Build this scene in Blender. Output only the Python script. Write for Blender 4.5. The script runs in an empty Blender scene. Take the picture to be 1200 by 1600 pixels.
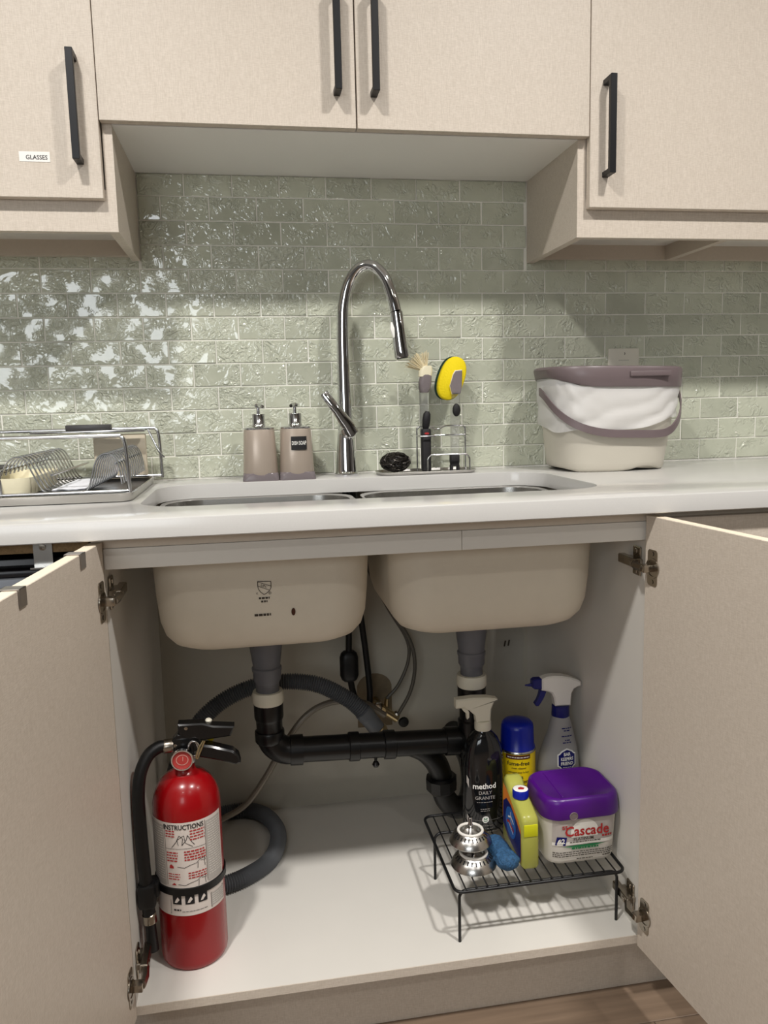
import bpy, bmesh, math, random
from mathutils import Matrix, Vector, noise
random.seed(7)
S = bpy.context.scene
COL = S.collection
R = math.radians

# ------------------------------------------------------------------ camera
cam_d = bpy.data.cameras.new('camera')
cam = bpy.data.objects.new('camera', cam_d)
COL.objects.link(cam)
cam_d.sensor_fit = 'HORIZONTAL'
cam_d.sensor_width = 36.0
cam_d.lens = 36.0 * 1226.4 / 1200.0
cam_d.clip_start = 0.02
_r = Vector((0.98556531, -0.16760336, -0.02387762))
_u = Vector((0.04610815, 0.13002905, 0.99043752))
_f = Vector((0.16289588, 0.97724181, -0.13588001))
cam.matrix_world = Matrix(((_r.x, _u.x, -_f.x, -0.21193), (_r.y, _u.y, -_f.y, -1.83834),
                           (_r.z, _u.z, -_f.z, 1.07391), (0, 0, 0, 1)))
S.camera = cam

# ------------------------------------------------------------------ world, lights, exposure
W = bpy.data.worlds.new('room_world'); S.world = W
W.use_nodes = True
W.node_tree.nodes['Background'].inputs[0].default_value = (0.9, 0.95, 1.0, 1)
W.node_tree.nodes['Background'].inputs[1].default_value = 0.6
S.view_settings.view_transform = 'Standard'
S.view_settings.look = 'None'
S.view_settings.gamma = 1.0
S.view_settings.exposure = 0.08
CEIL = 2.75

def area(name, loc, size, power, col, rot=(0, 0, 0), shape='DISK', sy=None, spread=180):
    d = bpy.data.lights.new(name, 'AREA'); d.shape = shape; d.size = size
    if sy: d.size_y = sy
    d.energy = power; d.color = col; d.spread = R(spread)
    o = bpy.data.objects.new(name, d); o.location = loc; o.rotation_euler = rot
    COL.objects.link(o); return o

WARM = (1.0, 0.972, 0.94)
DOWNLIGHTS = [(-0.74, -1.60), (0.76, -1.60), (-2.1, -1.6), (2.2, -1.6), (-0.74, -3.0), (0.76, -3.0)]
for i, (x, y) in enumerate(DOWNLIGHTS):
    area('downlight_lamp', (x, y, CEIL - 0.012), 0.16, 30.5 if i < 2 else (12.0 if i < 4 else 5.0), WARM, spread=150)
# area light added at an unseen window to give left tiles bright reflections
area('unseen_window_light', (-1.30, -3.69, 1.6), 1.50, 19.0, (0.92, 0.97, 1.0), (R(90), 0, 0), 'RECTANGLE', 0.86)

# ------------------------------------------------------------------ helpers
def cr(pts, n=8):
    """Catmull-Rom through pts"""
    P = [Vector(p) for p in pts]
    P = [P[0] * 2 - P[1]] + P + [P[-1] * 2 - P[-2]]
    out = []
    for i in range(1, len(P) - 2):
        a, b, c, d = P[i - 1:i + 3]
        for k in range(n):
            t = k / n
            out.append(0.5 * ((2 * b) + (c - a) * t + (2 * a - 5 * b + 4 * c - d) * t * t + (3 * b - a - 3 * c + d) * t ** 3))
    out.append(P[-2].copy())
    return out

def resample(pts, step):
    out = [pts[0].copy()]; acc = 0.0
    for a, b in zip(pts, pts[1:]):
        L = (b - a).length
        while acc + L >= step:
            t = (step - acc) / L
            a = a.lerp(b, t); out.append(a.copy()); L = (b - a).length; acc = 0.0
        acc += L
    return out

def rr(cx, cy, w, d, r, n=6):
    """rounded rectangle, list of (x,y), counter-clockwise"""
    r = min(r, w / 2 - 1e-5, d / 2 - 1e-5); o = []
    for sx, sy, a0 in ((1, -1, -90), (1, 1, 0), (-1, 1, 90), (-1, -1, 180)):
        for k in range(n + 1):
            a = R(a0 + 90 * k / n)
            o.append((cx + sx * (w / 2 - r) + r * math.cos(a), cy + sy * (d / 2 - r) + r * math.sin(a)))
    return o

def sup(cx, cy, a, b, e=2.0, n=40):
    o = []
    for k in range(n):
        t = 2 * math.pi * k / n; c, s = math.cos(t), math.sin(t)
        o.append((cx + a * math.copysign(abs(c) ** (2 / e), c), cy + b * math.copysign(abs(s) ** (2 / e), s)))
    return o

class MB:
    def __init__(s, T=None): s.v = []; s.f = []; s.T = T
    def add(s, vs, fs):
        k = len(s.v)
        for p in vs:
            p = Vector(p); s.v.append(s.T @ p if s.T else p)
        s.f += [tuple(i + k for i in f) for f in fs]
        return s
    def box(s, x0, x1, y0, y1, z0, z1, b=0.0, seg=2):
        if b <= 0:
            return s.add([(x0, y0, z0), (x1, y0, z0), (x1, y1, z0), (x0, y1, z0), (x0, y0, z1), (x1, y0, z1), (x1, y1, z1), (x0, y1, z1)],
                         [(0, 3, 2, 1), (4, 5, 6, 7), (0, 1, 5, 4), (1, 2, 6, 5), (2, 3, 7, 6), (3, 0, 4, 7)])
        bm = bmesh.new(); bmesh.ops.create_cube(bm, size=1)
        for v in bm.verts: v.co = Vector(((x0 + x1) / 2 + v.co.x * (x1 - x0), (y0 + y1) / 2 + v.co.y * (y1 - y0), (z0 + z1) / 2 + v.co.z * (z1 - z0)))
        bmesh.ops.bevel(bm, geom=bm.edges[:], offset=b, segments=seg, affect='EDGES', profile=0.5)
        bm.verts.index_update()
        s.add([v.co.copy() for v in bm.verts], [tuple(v.index for v in f.verts) for f in bm.faces]); bm.free(); return s
    def loft(s, loops, c0=True, c1=True, closed=True):
        n = len(loops[0]); vs = [p for l in loops for p in l]; fs = []
        for i in range(len(loops) - 1):
            for j in range(n if closed else n - 1):
                a = i * n + j; b = i * n + (j + 1) % n
                fs.append((a, b, b + n, a + n))
        if c0: fs.append(tuple(range(n - 1, -1, -1)))
        if c1: fs.append(tuple(range((len(loops) - 1) * n, len(loops) * n)))
        return s.add(vs, fs)
    def zloft(s, secs, c0=True, c1=True):
        """secs: list of (list of (x,y), z)"""
        return s.loft([[(x, y, z) for x, y in l] for l, z in secs], c0, c1)
    def lathe(s, prof, c=(0, 0, 0), n=32, axis='z', c0=True, c1=True):
        loops = []
        for r, h in prof:
            l = []
            for k in range(n):
                a = 2 * math.pi * k / n; x, y = max(r, 1e-5) * math.cos(a), max(r, 1e-5) * math.sin(a)
                p = {'z': (x, y, h), 'y': (x, -h, y), 'x': (h, x, y)}[axis]
                l.append((c[0] + p[0], c[1] + p[1], c[2] + p[2]))
            loops.append(l)
        return s.loft(loops, c0, c1)
    def tube(s, pts, r, n=8, closed=False, cap=True, flat=None):
        pts = [Vector(p) for p in pts]; m = len(pts); rs = r if isinstance(r, (list, tuple)) else [r] * m
        loops = []; up = None
        for i in range(m):
            if closed: t = pts[(i + 1) % m] - pts[i - 1]
            else: t = pts[min(i + 1, m - 1)] - pts[max(i - 1, 0)]
            t.normalize()
            if up is None:
                up = Vector((0, 0, 1)) if abs(t.z) < 0.9 else Vector((0, 1, 0))
            x = up.cross(t)
            if x.length < 1e-6: x = Vector((1, 0, 0)).cross(t)
            x.normalize(); y = t.cross(x); up = y
            fx, fy = flat if flat else (1, 1)
            loops.append([pts[i] + (x * math.cos(2 * math.pi * k / n) * fx + y * math.sin(2 * math.pi * k / n) * fy) * rs[i] for k in range(n)])
        if closed: loops.append(loops[0]); cap = False
        return s.loft(loops, cap, cap)
    def prism(s, poly, a0, a1, plane='xz', b=0.0):
        """polygon in plane, extruded on the third axis"""
        def P(p, a): return {'xz': (p[0], a, p[1]), 'yz': (a, p[0], p[1]), 'xy': (p[0], p[1], a)}[plane]
        n = len(poly)
        if b <= 0:
            return s.loft([[P(p, a0) for p in poly], [P(p, a1) for p in poly]])
        cx = sum(p[0] for p in poly) / n; cy = sum(p[1] for p in poly) / n
        ar = sum(poly[i][0] * poly[(i + 1) % n][1] - poly[(i + 1) % n][0] * poly[i][1] for i in range(n))
        sg = 1 if ar > 0 else -1; ins = []
        for i in range(n):
            p0, p1, p2 = Vector(poly[i - 1]), Vector(poly[i]), Vector(poly[(i + 1) % n])
            e1 = (p1 - p0).normalized(); e2 = (p2 - p1).normalized()
            n1 = Vector((-e1.y, e1.x)) * sg; n2 = Vector((-e2.y, e2.x)) * sg
            m = n1 + n2; m = m / max(m.length_squared / 2, 0.5)
            ins.append(tuple(p1 + m * b))
        d = 1 if a1 > a0 else -1
        return s.loft([[P(p, a0) for p in ins], [P(p, a0 + d * b) for p in poly], [P(p, a1 - d * b) for p in poly], [P(p, a1) for p in ins]])

OFF = {}
def finish(mb, name, mat, parent=None, smooth=35, props=None):
    off = OFF.get(parent.name, Vector((0, 0, 0))) if parent else Vector((0, 0, 0))
    me = bpy.data.meshes.new(name)
    me.from_pydata([tuple(p - off) for p in mb.v], [], mb.f)
    bm = bmesh.new(); bm.from_mesh(me)
    bmesh.ops.recalc_face_normals(bm, faces=bm.faces[:]); bm.to_mesh(me); bm.free()
    if smooth:
        for p in me.polygons: p.use_smooth = True
        me.set_sharp_from_angle(angle=R(smooth))
    me.materials.append(mat)
    o = bpy.data.objects.new(name, me); COL.objects.link(o)
    if parent: o.parent = parent; OFF[o.name] = off
    if props:
        for k, v in props.items(): o[k] = v
    return o

def thing(name, label, cat, loc, group=None):
    o = bpy.data.objects.new(name, None); COL.objects.link(o)
    o.empty_display_size = 0.02; o.location = loc; o['label'] = label; o['category'] = cat
    if group: o['group'] = group
    OFF[o.name] = Vector(loc); return o

def solo(mb, name, mat, label, cat, group=None, smooth=35):
    """a thing that is one mesh, origin at its base centre"""
    xs = [p.x for p in mb.v]; ys = [p.y for p in mb.v]; zs = [p.z for p in mb.v]
    c = Vector(((min(xs) + max(xs)) / 2, (min(ys) + max(ys)) / 2, min(zs)))
    for p in mb.v: p -= c
    o = finish(mb, name, mat, None, smooth); o.location = c; o['label'] = label; o['category'] = cat
    if group: o['group'] = group
    OFF[o.name] = c; return o

def struct(mb, name, mat, smooth=35):
    o = finish(mb, name, mat, None, smooth); o['kind'] = 'structure'; return o

def text2d(txt, size, bold=0.0, sx=1.0, align='CENTER'):
    cu = bpy.data.curves.new('t', 'FONT'); cu.body = txt; cu.size = size; cu.resolution_u = 2
    cu.align_x = align; cu.align_y = 'CENTER'; cu.offset = bold * size
    o = bpy.data.objects.new('t', cu); COL.objects.link(o)
    dg = bpy.context.evaluated_depsgraph_get()
    me = bpy.data.meshes.new_from_object(o.evaluated_get(dg))
    vs = [(v.co.x * sx, v.co.y) for v in me.vertices]; fs = [tuple(p.vertices) for p in me.polygons]
    bpy.data.objects.remove(o); bpy.data.curves.remove(cu); bpy.data.meshes.remove(me)
    return vs, fs

class Print:
    """flat print laid on a surface: surf(s,t) -> world point"""
    def __init__(s, surf): s.surf = surf; s.mb = MB()
    def text(s, txt, s0, t0, size, bold=0.0, sx=1.0, rot=0.0, align='CENTER'):
        vs, fs = text2d(txt, size, bold, sx, align); c, k = math.cos(R(rot)), math.sin(R(rot))
        s.mb.add([s.surf(s0 + x * c - y * k, t0 + x * k + y * c) for x, y in vs], fs); return s
    def rect(s, s0, s1, t0, t1, n=8):
        l0 = []; l1 = []
        for k in range(n + 1):
            q = s0 + (s1 - s0) * k / n; l0.append(s.surf(q, t0)); l1.append(s.surf(q, t1))
        s.mb.loft([l0, l1], False, False, closed=False); return s
    def lines(s, s0, s1, t0, dt, n, h, seed=1, gap=0.35):
        """rows of word-length dashes standing for print too small to read"""
        rnd = random.Random(seed)
        for i in range(n):
            q = s0
            while q < s1 - 0.001:
                w = min(rnd.uniform(0.0025, 0.007), s1 - q); s.rect(q, q + w, t0 - i * dt, t0 - i * dt + h, 1); q += w + 0.0012
        return s
    def poly(s, pts): s.mb.add([s.surf(a, b) for a, b in pts], [tuple(range(len(pts)))]); return s
    def stroke(s, pts, w):
        for (a, b), (c, d) in zip(pts, pts[1:]):
            L = math.hypot(c - a, d - b) or 1; nx, ny = -(d - b) / L * w / 2, (c - a) / L * w / 2
            s.poly([(a + nx, b + ny), (c + nx, d + ny), (c - nx, d - ny), (a - nx, b - ny)])
        return s
    def disc(s, c, r, n=20): return s.poly([(c[0] + r * math.cos(2 * math.pi * k / n), c[1] + r * math.sin(2 * math.pi * k / n)) for k in range(n)])
    def done(s, name, mat, parent): return finish(s.mb, name, mat, parent, 0, {'kind': 'stuff'} if any(k in name for k in ('print', 'pictogram', 'sticker', 'label_white', 'lettering', 'printed', 'leaf', 'marking', 'needle', 'swoosh')) else None)

def cyl_surf(cx, cy, rad, phi0=0.0, eps=0.0004):
    return lambda a, t: Vector((cx + (rad + eps) * math.sin(a / rad + phi0), cy - (rad + eps) * math.cos(a / rad + phi0), t))
def front_surf(cx, y, eps=0.0004): return lambda a, t: Vector((cx + a, y - eps, t))

# ------------------------------------------------------------------ materials
def srgb(r, g, b):
    f = lambda c: (c / 255 / 12.92) if c / 255 <= 0.04045 else ((c / 255 + 0.055) / 1.055) ** 2.4
    return (f(r), f(g), f(b), 1)

def mat(name, col, rough=0.5, metal=0.0, var=0.0, vscale=40.0, bump=0.0, bscale=200.0, spec=0.5, trans=0.0, ior=1.45, alpha=1.0, coat=0.0, sss=0.0):
    m = bpy.data.materials.new(name); m.use_nodes = True; nt = m.node_tree; N = nt.nodes; L = nt.links
    b = N['Principled BSDF']; col = srgb(*col) if max(col[:3]) > 1.0 else tuple(col[:3]) + (1,)
    b.inputs['Base Color'].default_value = col; b.inputs['Roughness'].default_value = rough
    b.inputs['Metallic'].default_value = metal; b.inputs['Specular IOR Level'].default_value = spec
    b.inputs['Transmission Weight'].default_value = trans; b.inputs['IOR'].default_value = ior
    b.inputs['Alpha'].default_value = alpha; b.inputs['Coat Weight'].default_value = coat
    if sss: b.inputs['Subsurface Weight'].default_value = sss; b.inputs['Subsurface Radius'].default_value = (0.01, 0.01, 0.008)
    if var or bump:
        tc = N.new('ShaderNodeTexCoord')
        if var:
            n = N.new('ShaderNodeTexNoise'); n.inputs['Scale'].default_value = vscale; n.inputs['Detail'].default_value = 4
            L.new(tc.outputs['Object'], n.inputs['Vector'])
            mx = N.new('ShaderNodeMix'); mx.data_type = 'RGBA'
            mx.inputs['A'].default_value = tuple(max(0, c * (1 - var)) for c in col[:3]) + (1,)
            mx.inputs['B'].default_value = tuple(min(1, c * (1 + var)) for c in col[:3]) + (1,)
            L.new(n.outputs['Fac'], mx.inputs['Factor']); L.new(mx.outputs['Result'], b.inputs['Base Color'])
        if bump:
            n2 = N.new('ShaderNodeTexNoise'); n2.inputs['Scale'].default_value = bscale; n2.inputs['Detail'].default_value = 3
            L.new(tc.outputs['Object'], n2.inputs['Vector'])
            bp = N.new('ShaderNodeBump'); bp.inputs['Strength'].default_value = 1.0; bp.inputs['Distance'].default_value = bump
            L.new(n2.outputs['Fac'], bp.inputs['Height']); L.new(bp.outputs['Normal'], b.inputs['Normal'])
    return m

def laminate(name, c1, c2, rough=0.45):
    """linen-textured laminate: crossed fine threads"""
    m = bpy.data.materials.new(name); m.use_nodes = True; nt = m.node_tree; N = nt.nodes; L = nt.links
    b = N['Principled BSDF']; b.inputs['Roughness'].default_value = rough; b.inputs['Specular IOR Level'].default_value = 0.35
    tc = N.new('ShaderNodeTexCoord'); outs = []
    for sc in ((900, 900, 90), (110, 110, 900)):
        mp = N.new('ShaderNodeMapping'); mp.inputs['Scale'].default_value = sc
        n = N.new('ShaderNodeTexNoise'); n.inputs['Scale'].default_value = 1; n.inputs['Detail'].default_value = 3
        L.new(tc.outputs['Object'], mp.inputs['Vector']); L.new(mp.outputs['Vector'], n.inputs['Vector']); outs.append(n)
    ad = N.new('ShaderNodeMath'); ad.operation = 'ADD'; L.new(outs[0].outputs['Fac'], ad.inputs[0]); L.new(outs[1].outputs['Fac'], ad.inputs[1])
    mr = N.new('ShaderNodeMapRange'); mr.inputs['From Min'].default_value = 0.72; mr.inputs['From Max'].default_value = 1.28
    L.new(ad.outputs[0], mr.inputs['Value'])
    mx = N.new('ShaderNodeMix'); mx.data_type = 'RGBA'; mx.inputs['A'].default_value = srgb(*c1); mx.inputs['B'].default_value = srgb(*c2)
    L.new(mr.outputs['Result'], mx.inputs['Factor']); L.new(mx.outputs['Result'], b.inputs['Base Color'])
    bp = N.new('ShaderNodeBump'); bp.inputs['Distance'].default_value = 0.0002; bp.inputs['Strength'].default_value = 0.5
    L.new(mr.outputs['Result'], bp.inputs['Height']); L.new(bp.outputs['Normal'], b.inputs['Normal'])
    return m

def tile_mat():
    m = bpy.data.materials.new('rippled_glass_tile'); m.use_nodes = True; nt = m.node_tree; N = nt.nodes; L = nt.links
    b = N['Principled BSDF']; b.inputs['Roughness'].default_value = 0.06; b.inputs['IOR'].default_value = 1.55; b.inputs['Coat Weight'].default_value = 0.8; b.inputs['Coat Roughness'].default_value = 0.04
    tc = N.new('ShaderNodeTexCoord'); oi = N.new('ShaderNodeObjectInfo')
    ml = N.new('ShaderNodeMath'); ml.operation = 'MULTIPLY'; ml.inputs[1].default_value = 37.0; L.new(oi.outputs['Random'], ml.inputs[0])
    cb = N.new('ShaderNodeCombineXYZ'); 
    for k in range(3): L.new(ml.outputs[0], cb.inputs[k])
    va = N.new('ShaderNodeVectorMath'); va.operation = 'ADD'; L.new(tc.outputs['Object'], va.inputs[0]); L.new(cb.outputs[0], va.inputs[1])
    n = N.new('ShaderNodeTexNoise'); n.inputs['Scale'].default_value = 20; n.inputs['Detail'].default_value = 1.5; n.inputs['Distortion'].default_value = 1.0; n.inputs['Roughness'].default_value = 0.4
    L.new(va.outputs[0], n.inputs['Vector'])
    bp = N.new('ShaderNodeBump'); bp.inputs['Strength'].default_value = 1.0; bp.inputs['Distance'].default_value = 0.0020
    nf = N.new('ShaderNodeTexNoise'); nf.inputs['Scale'].default_value = 62; nf.inputs['Detail'].default_value = 1.5; nf.inputs['Distortion'].default_value = 2.0
    L.new(va.outputs[0], nf.inputs['Vector'])
    nm = N.new('ShaderNodeTexNoise'); nm.inputs['Scale'].default_value = 28; nm.inputs['Detail'].default_value = 1; L.new(va.outputs[0], nm.inputs['Vector'])
    mk = N.new('ShaderNodeMapRange'); mk.inputs['From Min'].default_value = 0.38; mk.inputs['From Max'].default_value = 0.62; L.new(nm.outputs['Fac'], mk.inputs['Value'])
    bf = N.new('ShaderNodeBump'); bf.inputs['Distance'].default_value = 0.0066; L.new(nf.outputs['Fac'], bf.inputs['Height']); L.new(mk.outputs['Result'], bf.inputs['Strength']); L.new(bf.outputs['Normal'], bp.inputs['Normal'])
    L.new(n.outputs['Fac'], bp.inputs['Height']); L.new(bp.outputs['Normal'], b.inputs['Normal']); L.new(bp.outputs['Normal'], b.inputs['Coat Normal'])
    n3 = N.new('ShaderNodeTexNoise'); n3.inputs['Scale'].default_value = 22; n3.inputs['Detail'].default_value = 3; L.new(va.outputs[0], n3.inputs['Vector'])
    mx = N.new('ShaderNodeMix'); mx.data_type = 'RGBA'; mx.inputs['A'].default_value = srgb(180, 184, 164); mx.inputs['B'].default_value = srgb(206, 208, 190)
    L.new(n3.outputs['Fac'], mx.inputs['Factor'])
    hs = N.new('ShaderNodeHueSaturation'); mr = N.new('ShaderNodeMapRange'); mr.inputs['To Min'].default_value = 0.90; mr.inputs['To Max'].default_value = 1.10
    L.new(oi.outputs['Random'], mr.inputs['Value']); L.new(mr.outputs['Result'], hs.inputs['Value']); L.new(mx.outputs['Result'], hs.inputs['Color'])
    L.new(hs.outputs['Color'], b.inputs['Base Color'])
    return m

def plank_mat():
    m = bpy.data.materials.new('oak_plank'); m.use_nodes = True; nt = m.node_tree; N = nt.nodes; L = nt.links
    b = N['Principled BSDF']; b.inputs['Roughness'].default_value = 0.45
    tc = N.new('ShaderNodeTexCoord'); oi = N.new('ShaderNodeObjectInfo')
    ml = N.new('ShaderNodeMath'); ml.operation = 'MULTIPLY'; ml.inputs[1].default_value = 23.0; L.new(oi.outputs['Random'], ml.inputs[0])
    va = N.new('ShaderNodeVectorMath'); va.operation = 'ADD'; L.new(tc.outputs['Object'], va.inputs[0])
    cb = N.new('ShaderNodeCombineXYZ'); L.new(ml.outputs[0], cb.inputs[0]); L.new(ml.outputs[0], cb.inputs[1]); L.new(cb.outputs[0], va.inputs[1])
    mp = N.new('ShaderNodeMapping'); mp.inputs['Scale'].default_value = (3.5, 60, 60); L.new(va.outputs[0], mp.inputs['Vector'])
    n = N.new('ShaderNodeTexNoise'); n.inputs['Scale'].default_value = 1; n.inputs['Detail'].default_value = 6; n.inputs['Distortion'].default_value = 0.6
    L.new(mp.outputs['Vector'], n.inputs['Vector'])
    mx = N.new('ShaderNodeMix'); mx.data_type = 'RGBA'; mx.inputs['A'].default_value = srgb(88, 73, 60); mx.inputs['B'].default_value = srgb(134, 114, 95)
    L.new(n.outputs['Fac'], mx.inputs['Factor'])
    hs = N.new('ShaderNodeHueSaturation'); mr = N.new('ShaderNodeMapRange'); mr.inputs['To Min'].default_value = 0.8; mr.inputs['To Max'].default_value = 1.15
    L.new(oi.outputs['Random'], mr.inputs['Value']); L.new(mr.outputs['Result'], hs.inputs['Value']); L.new(mx.outputs['Result'], hs.inputs['Color'])
    L.new(hs.outputs['Color'], b.inputs['Base Color']); return m

M = {}
M['laminate'] = laminate('linen_laminate', (199, 187, 172), (216, 205, 191))
M['laminate_edge'] = mat('laminate_edge', (200, 188, 172), 0.5, var=0.06, vscale=150)
M['edge_light'] = mat('door_edge_band', (226, 212, 190), 0.45, var=0.03)
M['back_board'] = mat('back_panel_darkened', (178, 173, 160), 0.5, var=0.03)  # back panel toned darker than the white side panels
M['white_panel'] = mat('white_melamine', (218, 214, 206), 0.4, var=0.02, vscale=15)
M['white_bounce'] = mat('white_panel_bounce_lit', (247, 246, 242), 0.3)  # white panel lifted; bounce light from the worktop put into its colour
M['black'] = mat('matt_black_metal', (22, 22, 24), 0.42, 0.3)
M['tile'] = tile_mat()
M['grout'] = mat('grout', (240, 238, 228), 0.8, var=0.06, vscale=120)
M['quartz'] = mat('white_quartz', (197, 195, 191), 0.16, var=0.035, vscale=420)
M['plank'] = plank_mat()
M['plaster'] = mat('wall_paint', (98, 95, 91), 0.8, var=0.02)
M['ceiling'] = mat('ceiling_paint', (225, 222, 215), 0.9, var=0.02)
M['steel'] = mat('brushed_steel', (190, 188, 184), 0.26, 1.0, bump=0.00006, bscale=900)
M['chrome'] = mat('chrome', (214, 214, 216), 0.06, 1.0)
M['chrome_soft'] = mat('chrome_wire', (205, 205, 206), 0.18, 1.0)
M['nickel'] = mat('nickel_hinge', (168, 160, 148), 0.25, 1.0)
M['undercoat'] = mat('sink_undercoat', (212, 203, 186), 0.55, var=0.04, vscale=30, bump=0.0002, bscale=700)
M['ink'] = mat('dark_ink', (60, 52, 42), 0.7)
M['rust'] = mat('rust_spot', (70, 36, 20), 0.8, var=0.3, vscale=300)
M['black_plastic'] = mat('black_plastic_pipe', (14, 14, 15), 0.32, bump=0.0001, bscale=300)
M['grey_plastic'] = mat('grey_plastic_pipe', (102, 103, 108), 0.42, var=0.05)
M['cream_plastic'] = mat('cream_plastic_nut', (208, 203, 186), 0.45, var=0.05)
M['hose_grey'] = mat('corrugated_grey', (94, 96, 99), 0.5, var=0.08)
M['hose_braid'] = mat('braided_grey', (116, 108, 96), 0.42, 0.2, var=0.25, vscale=600)
M['hose_black'] = mat('rubber_black', (11, 11, 12), 0.45)
M['black_gloss'] = mat('gloss_black_enamel', (10, 10, 11), 0.22)
M['tube_grey'] = mat('supply_tube', (88, 84, 76), 0.4, var=0.1)
M['brass'] = mat('valve_metal', (186, 168, 130), 0.28, 1.0)
M['cutout'] = mat('pipe_cutout', (122, 108, 86), 0.8, var=0.2, vscale=80)
M['red'] = mat('red_enamel', (142, 5, 12), 0.26, coat=0.15)
M['paper'] = mat('paper_label', (214, 204, 196), 0.55, var=0.03)
M['paper_grey'] = mat('printed_grey', (176, 170, 164), 0.55)
M['print_red'] = mat('print_red', (170, 40, 40), 0.6)
M['print_black'] = mat('print_black', (26, 24, 26), 0.6)
M['yellow_seal'] = mat('yellow_seal', (214, 190, 40), 0.4)
M['glass_gauge'] = mat('gauge_glass', (240, 240, 240), 0.05, trans=1.0)
M['gauge_face'] = mat('gauge_face', (176, 60, 56), 0.4, var=0.15, vscale=200)
M['gauge_ring'] = mat('gauge_ring', (206, 150, 140), 0.4)
M['wire_black'] = mat('black_wire', (20, 20, 21), 0.4)
M['purple'] = mat('purple_lid', (74, 14, 116), 0.3, var=0.05, vscale=20)
M['tub'] = mat('tub_plastic', (208, 202, 192), 0.35, sss=0.1)
M['tub_grey'] = mat('tub_grey_print', (176, 168, 162), 0.4, var=0.1, vscale=60)
M['label_white'] = mat('label_white', (226, 222, 214), 0.4)
M['green'] = mat('print_green', (30, 120, 70), 0.5)
M['navy'] = mat('navy_plastic', (22, 26, 98), 0.35)
M['blue_cap'] = mat('blue_cap', (12, 32, 150), 0.28)
M['yellow'] = mat('can_yellow', (236, 204, 24), 0.3)
M['brown_print'] = mat('can_brown', (86, 40, 22), 0.5)
M['lime'] = mat('lime_bottle', (190, 190, 92), 0.25, trans=0.25, ior=1.3)
M['lime_liquid'] = mat('lime_liquid', (196, 196, 30), 0.2)
M['orange'] = mat('print_orange', (226, 130, 40), 0.5)
M['print_blue'] = mat('print_blue', (30, 96, 176), 0.45, var=0.2, vscale=90)
M['print_white'] = mat('print_white', (240, 238, 232), 0.5)
M['bkf_bottle'] = mat('grey_translucent_bottle', (170, 168, 166), 0.28, trans=0.25, ior=1.3)
M['dark_bottle'] = mat('smoky_black_bottle', (16, 17, 19), 0.12, coat=0.4)
M['clear'] = mat('clear_plastic', (236, 236, 236), 0.08, trans=0.92, ior=1.2)
M['smoke_clear'] = mat('smoked_clear_plastic', (150, 140, 142), 0.15, trans=0.4, ior=1.3)
M['taupe'] = mat('taupe_ceramic', (178, 164, 150), 0.3, 0.25, var=0.03)
M['bristle'] = mat('bristle', (236, 222, 186), 0.6)
M['sponge'] = mat('yellow_sponge', (240, 214, 10), 0.8, bump=0.001, bscale=260)
M['scour'] = mat('dark_green_scourer', (22, 52, 38), 0.9, bump=0.001, bscale=500)
M['steelwool'] = mat('steel_wool', (74, 70, 66), 0.35, 0.9)
M['blue_wool'] = mat('blue_scrubber', (44, 84, 120), 0.8, var=0.9, vscale=260, bump=0.002, bscale=330)
M['bin'] = mat('pail_plastic', (196, 190, 176), 0.35, var=0.02)
M['mauve'] = mat('mauve_plastic', (112, 99, 100), 0.35, var=0.04)
M['bag'] = mat('bin_bag', (244, 242, 240), 0.3, alpha=0.62)
M['sleeve'] = mat('clear_sleeve', (200, 200, 210), 0.15, alpha=0.10)
M['cream_board'] = mat('cream_melamine', (234, 226, 196), 0.4, var=0.03)
M['tan_board'] = mat('tan_board', (206, 194, 172), 0.55, var=0.08, vscale=30)
M['dark_plate'] = mat('dark_stoneware', (66, 64, 64), 0.35)
M['rubber_mat'] = mat('dark_tray_mat', (46, 46, 48), 0.3, var=0.3, vscale=40)
M['cloth'] = mat('white_cloth', (232, 234, 240), 0.8, bump=0.0006, bscale=300)
M['dishwasher'] = mat('dishwasher_black', (20, 20, 24), 0.3)
M['dw_trim'] = mat('dishwasher_trim', (92, 94, 98), 0.35, 0.5)
M['chipboard'] = mat('chipboard', (136, 112, 80), 0.9, var=0.45, vscale=260)
M['strap'] = mat('brushed_hook', (156, 150, 144), 0.3, 0.9)
M['outlet'] = mat('outlet_plate', (226, 222, 208), 0.35)
M['dark'] = mat('dark_void', (12, 12, 12), 0.8)
M['frame_white'] = mat('window_frame', (232, 230, 226), 0.4)

# ================================================================== setting
FZ = -0.05
fl = struct(MB().box(-2.7, 3.0, -3.8, 0.1, FZ - 0.06, FZ - 0.008), 'floor', M['dark'])
pw, pl = 0.185, 1.25
pme = None
for j in range(18):
    y0 = -0.46 - j * pw
    for i in range(6):
        x0 = -2.75 + i * pl - (j * 0.43 % 1.0) * pl
        a, b = max(x0, -2.69), min(x0 + pl, 2.99)
        if b - a < 0.05: continue
        mb = MB().box(a + 0.0006, b - 0.0006, max(y0 - pw, -3.79) + 0.0006, y0 - 0.0006, FZ - 0.012, FZ, 0.0012, 1)
        c = Vector(((a + b) / 2, y0 - pw / 2, FZ))
        for p in mb.v: p -= c
        o = finish(mb, 'plank', M['plank'], fl); o.location = c
struct(MB().box(-2.7, 3.0, -3.8, 0.1, CEIL, CEIL + 0.05), 'ceiling', M['ceiling'])
struct(MB().box(-2.75, -2.7, -3.8, 0.1, FZ, CEIL), 'wall_left', M['plaster'])
struct(MB().box(3.0, 3.05, -3.8, 0.1, FZ, CEIL), 'wall_right', M['plaster'])
wf = MB(); wx0, wx1, wz0, wz1 = -2.10, -0.50, 1.12, 2.08
wf.box(-2.7, wx0, -3.8, -3.7, FZ, CEIL); wf.box(wx1, 3.0, -3.8, -3.7, FZ, CEIL)
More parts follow.
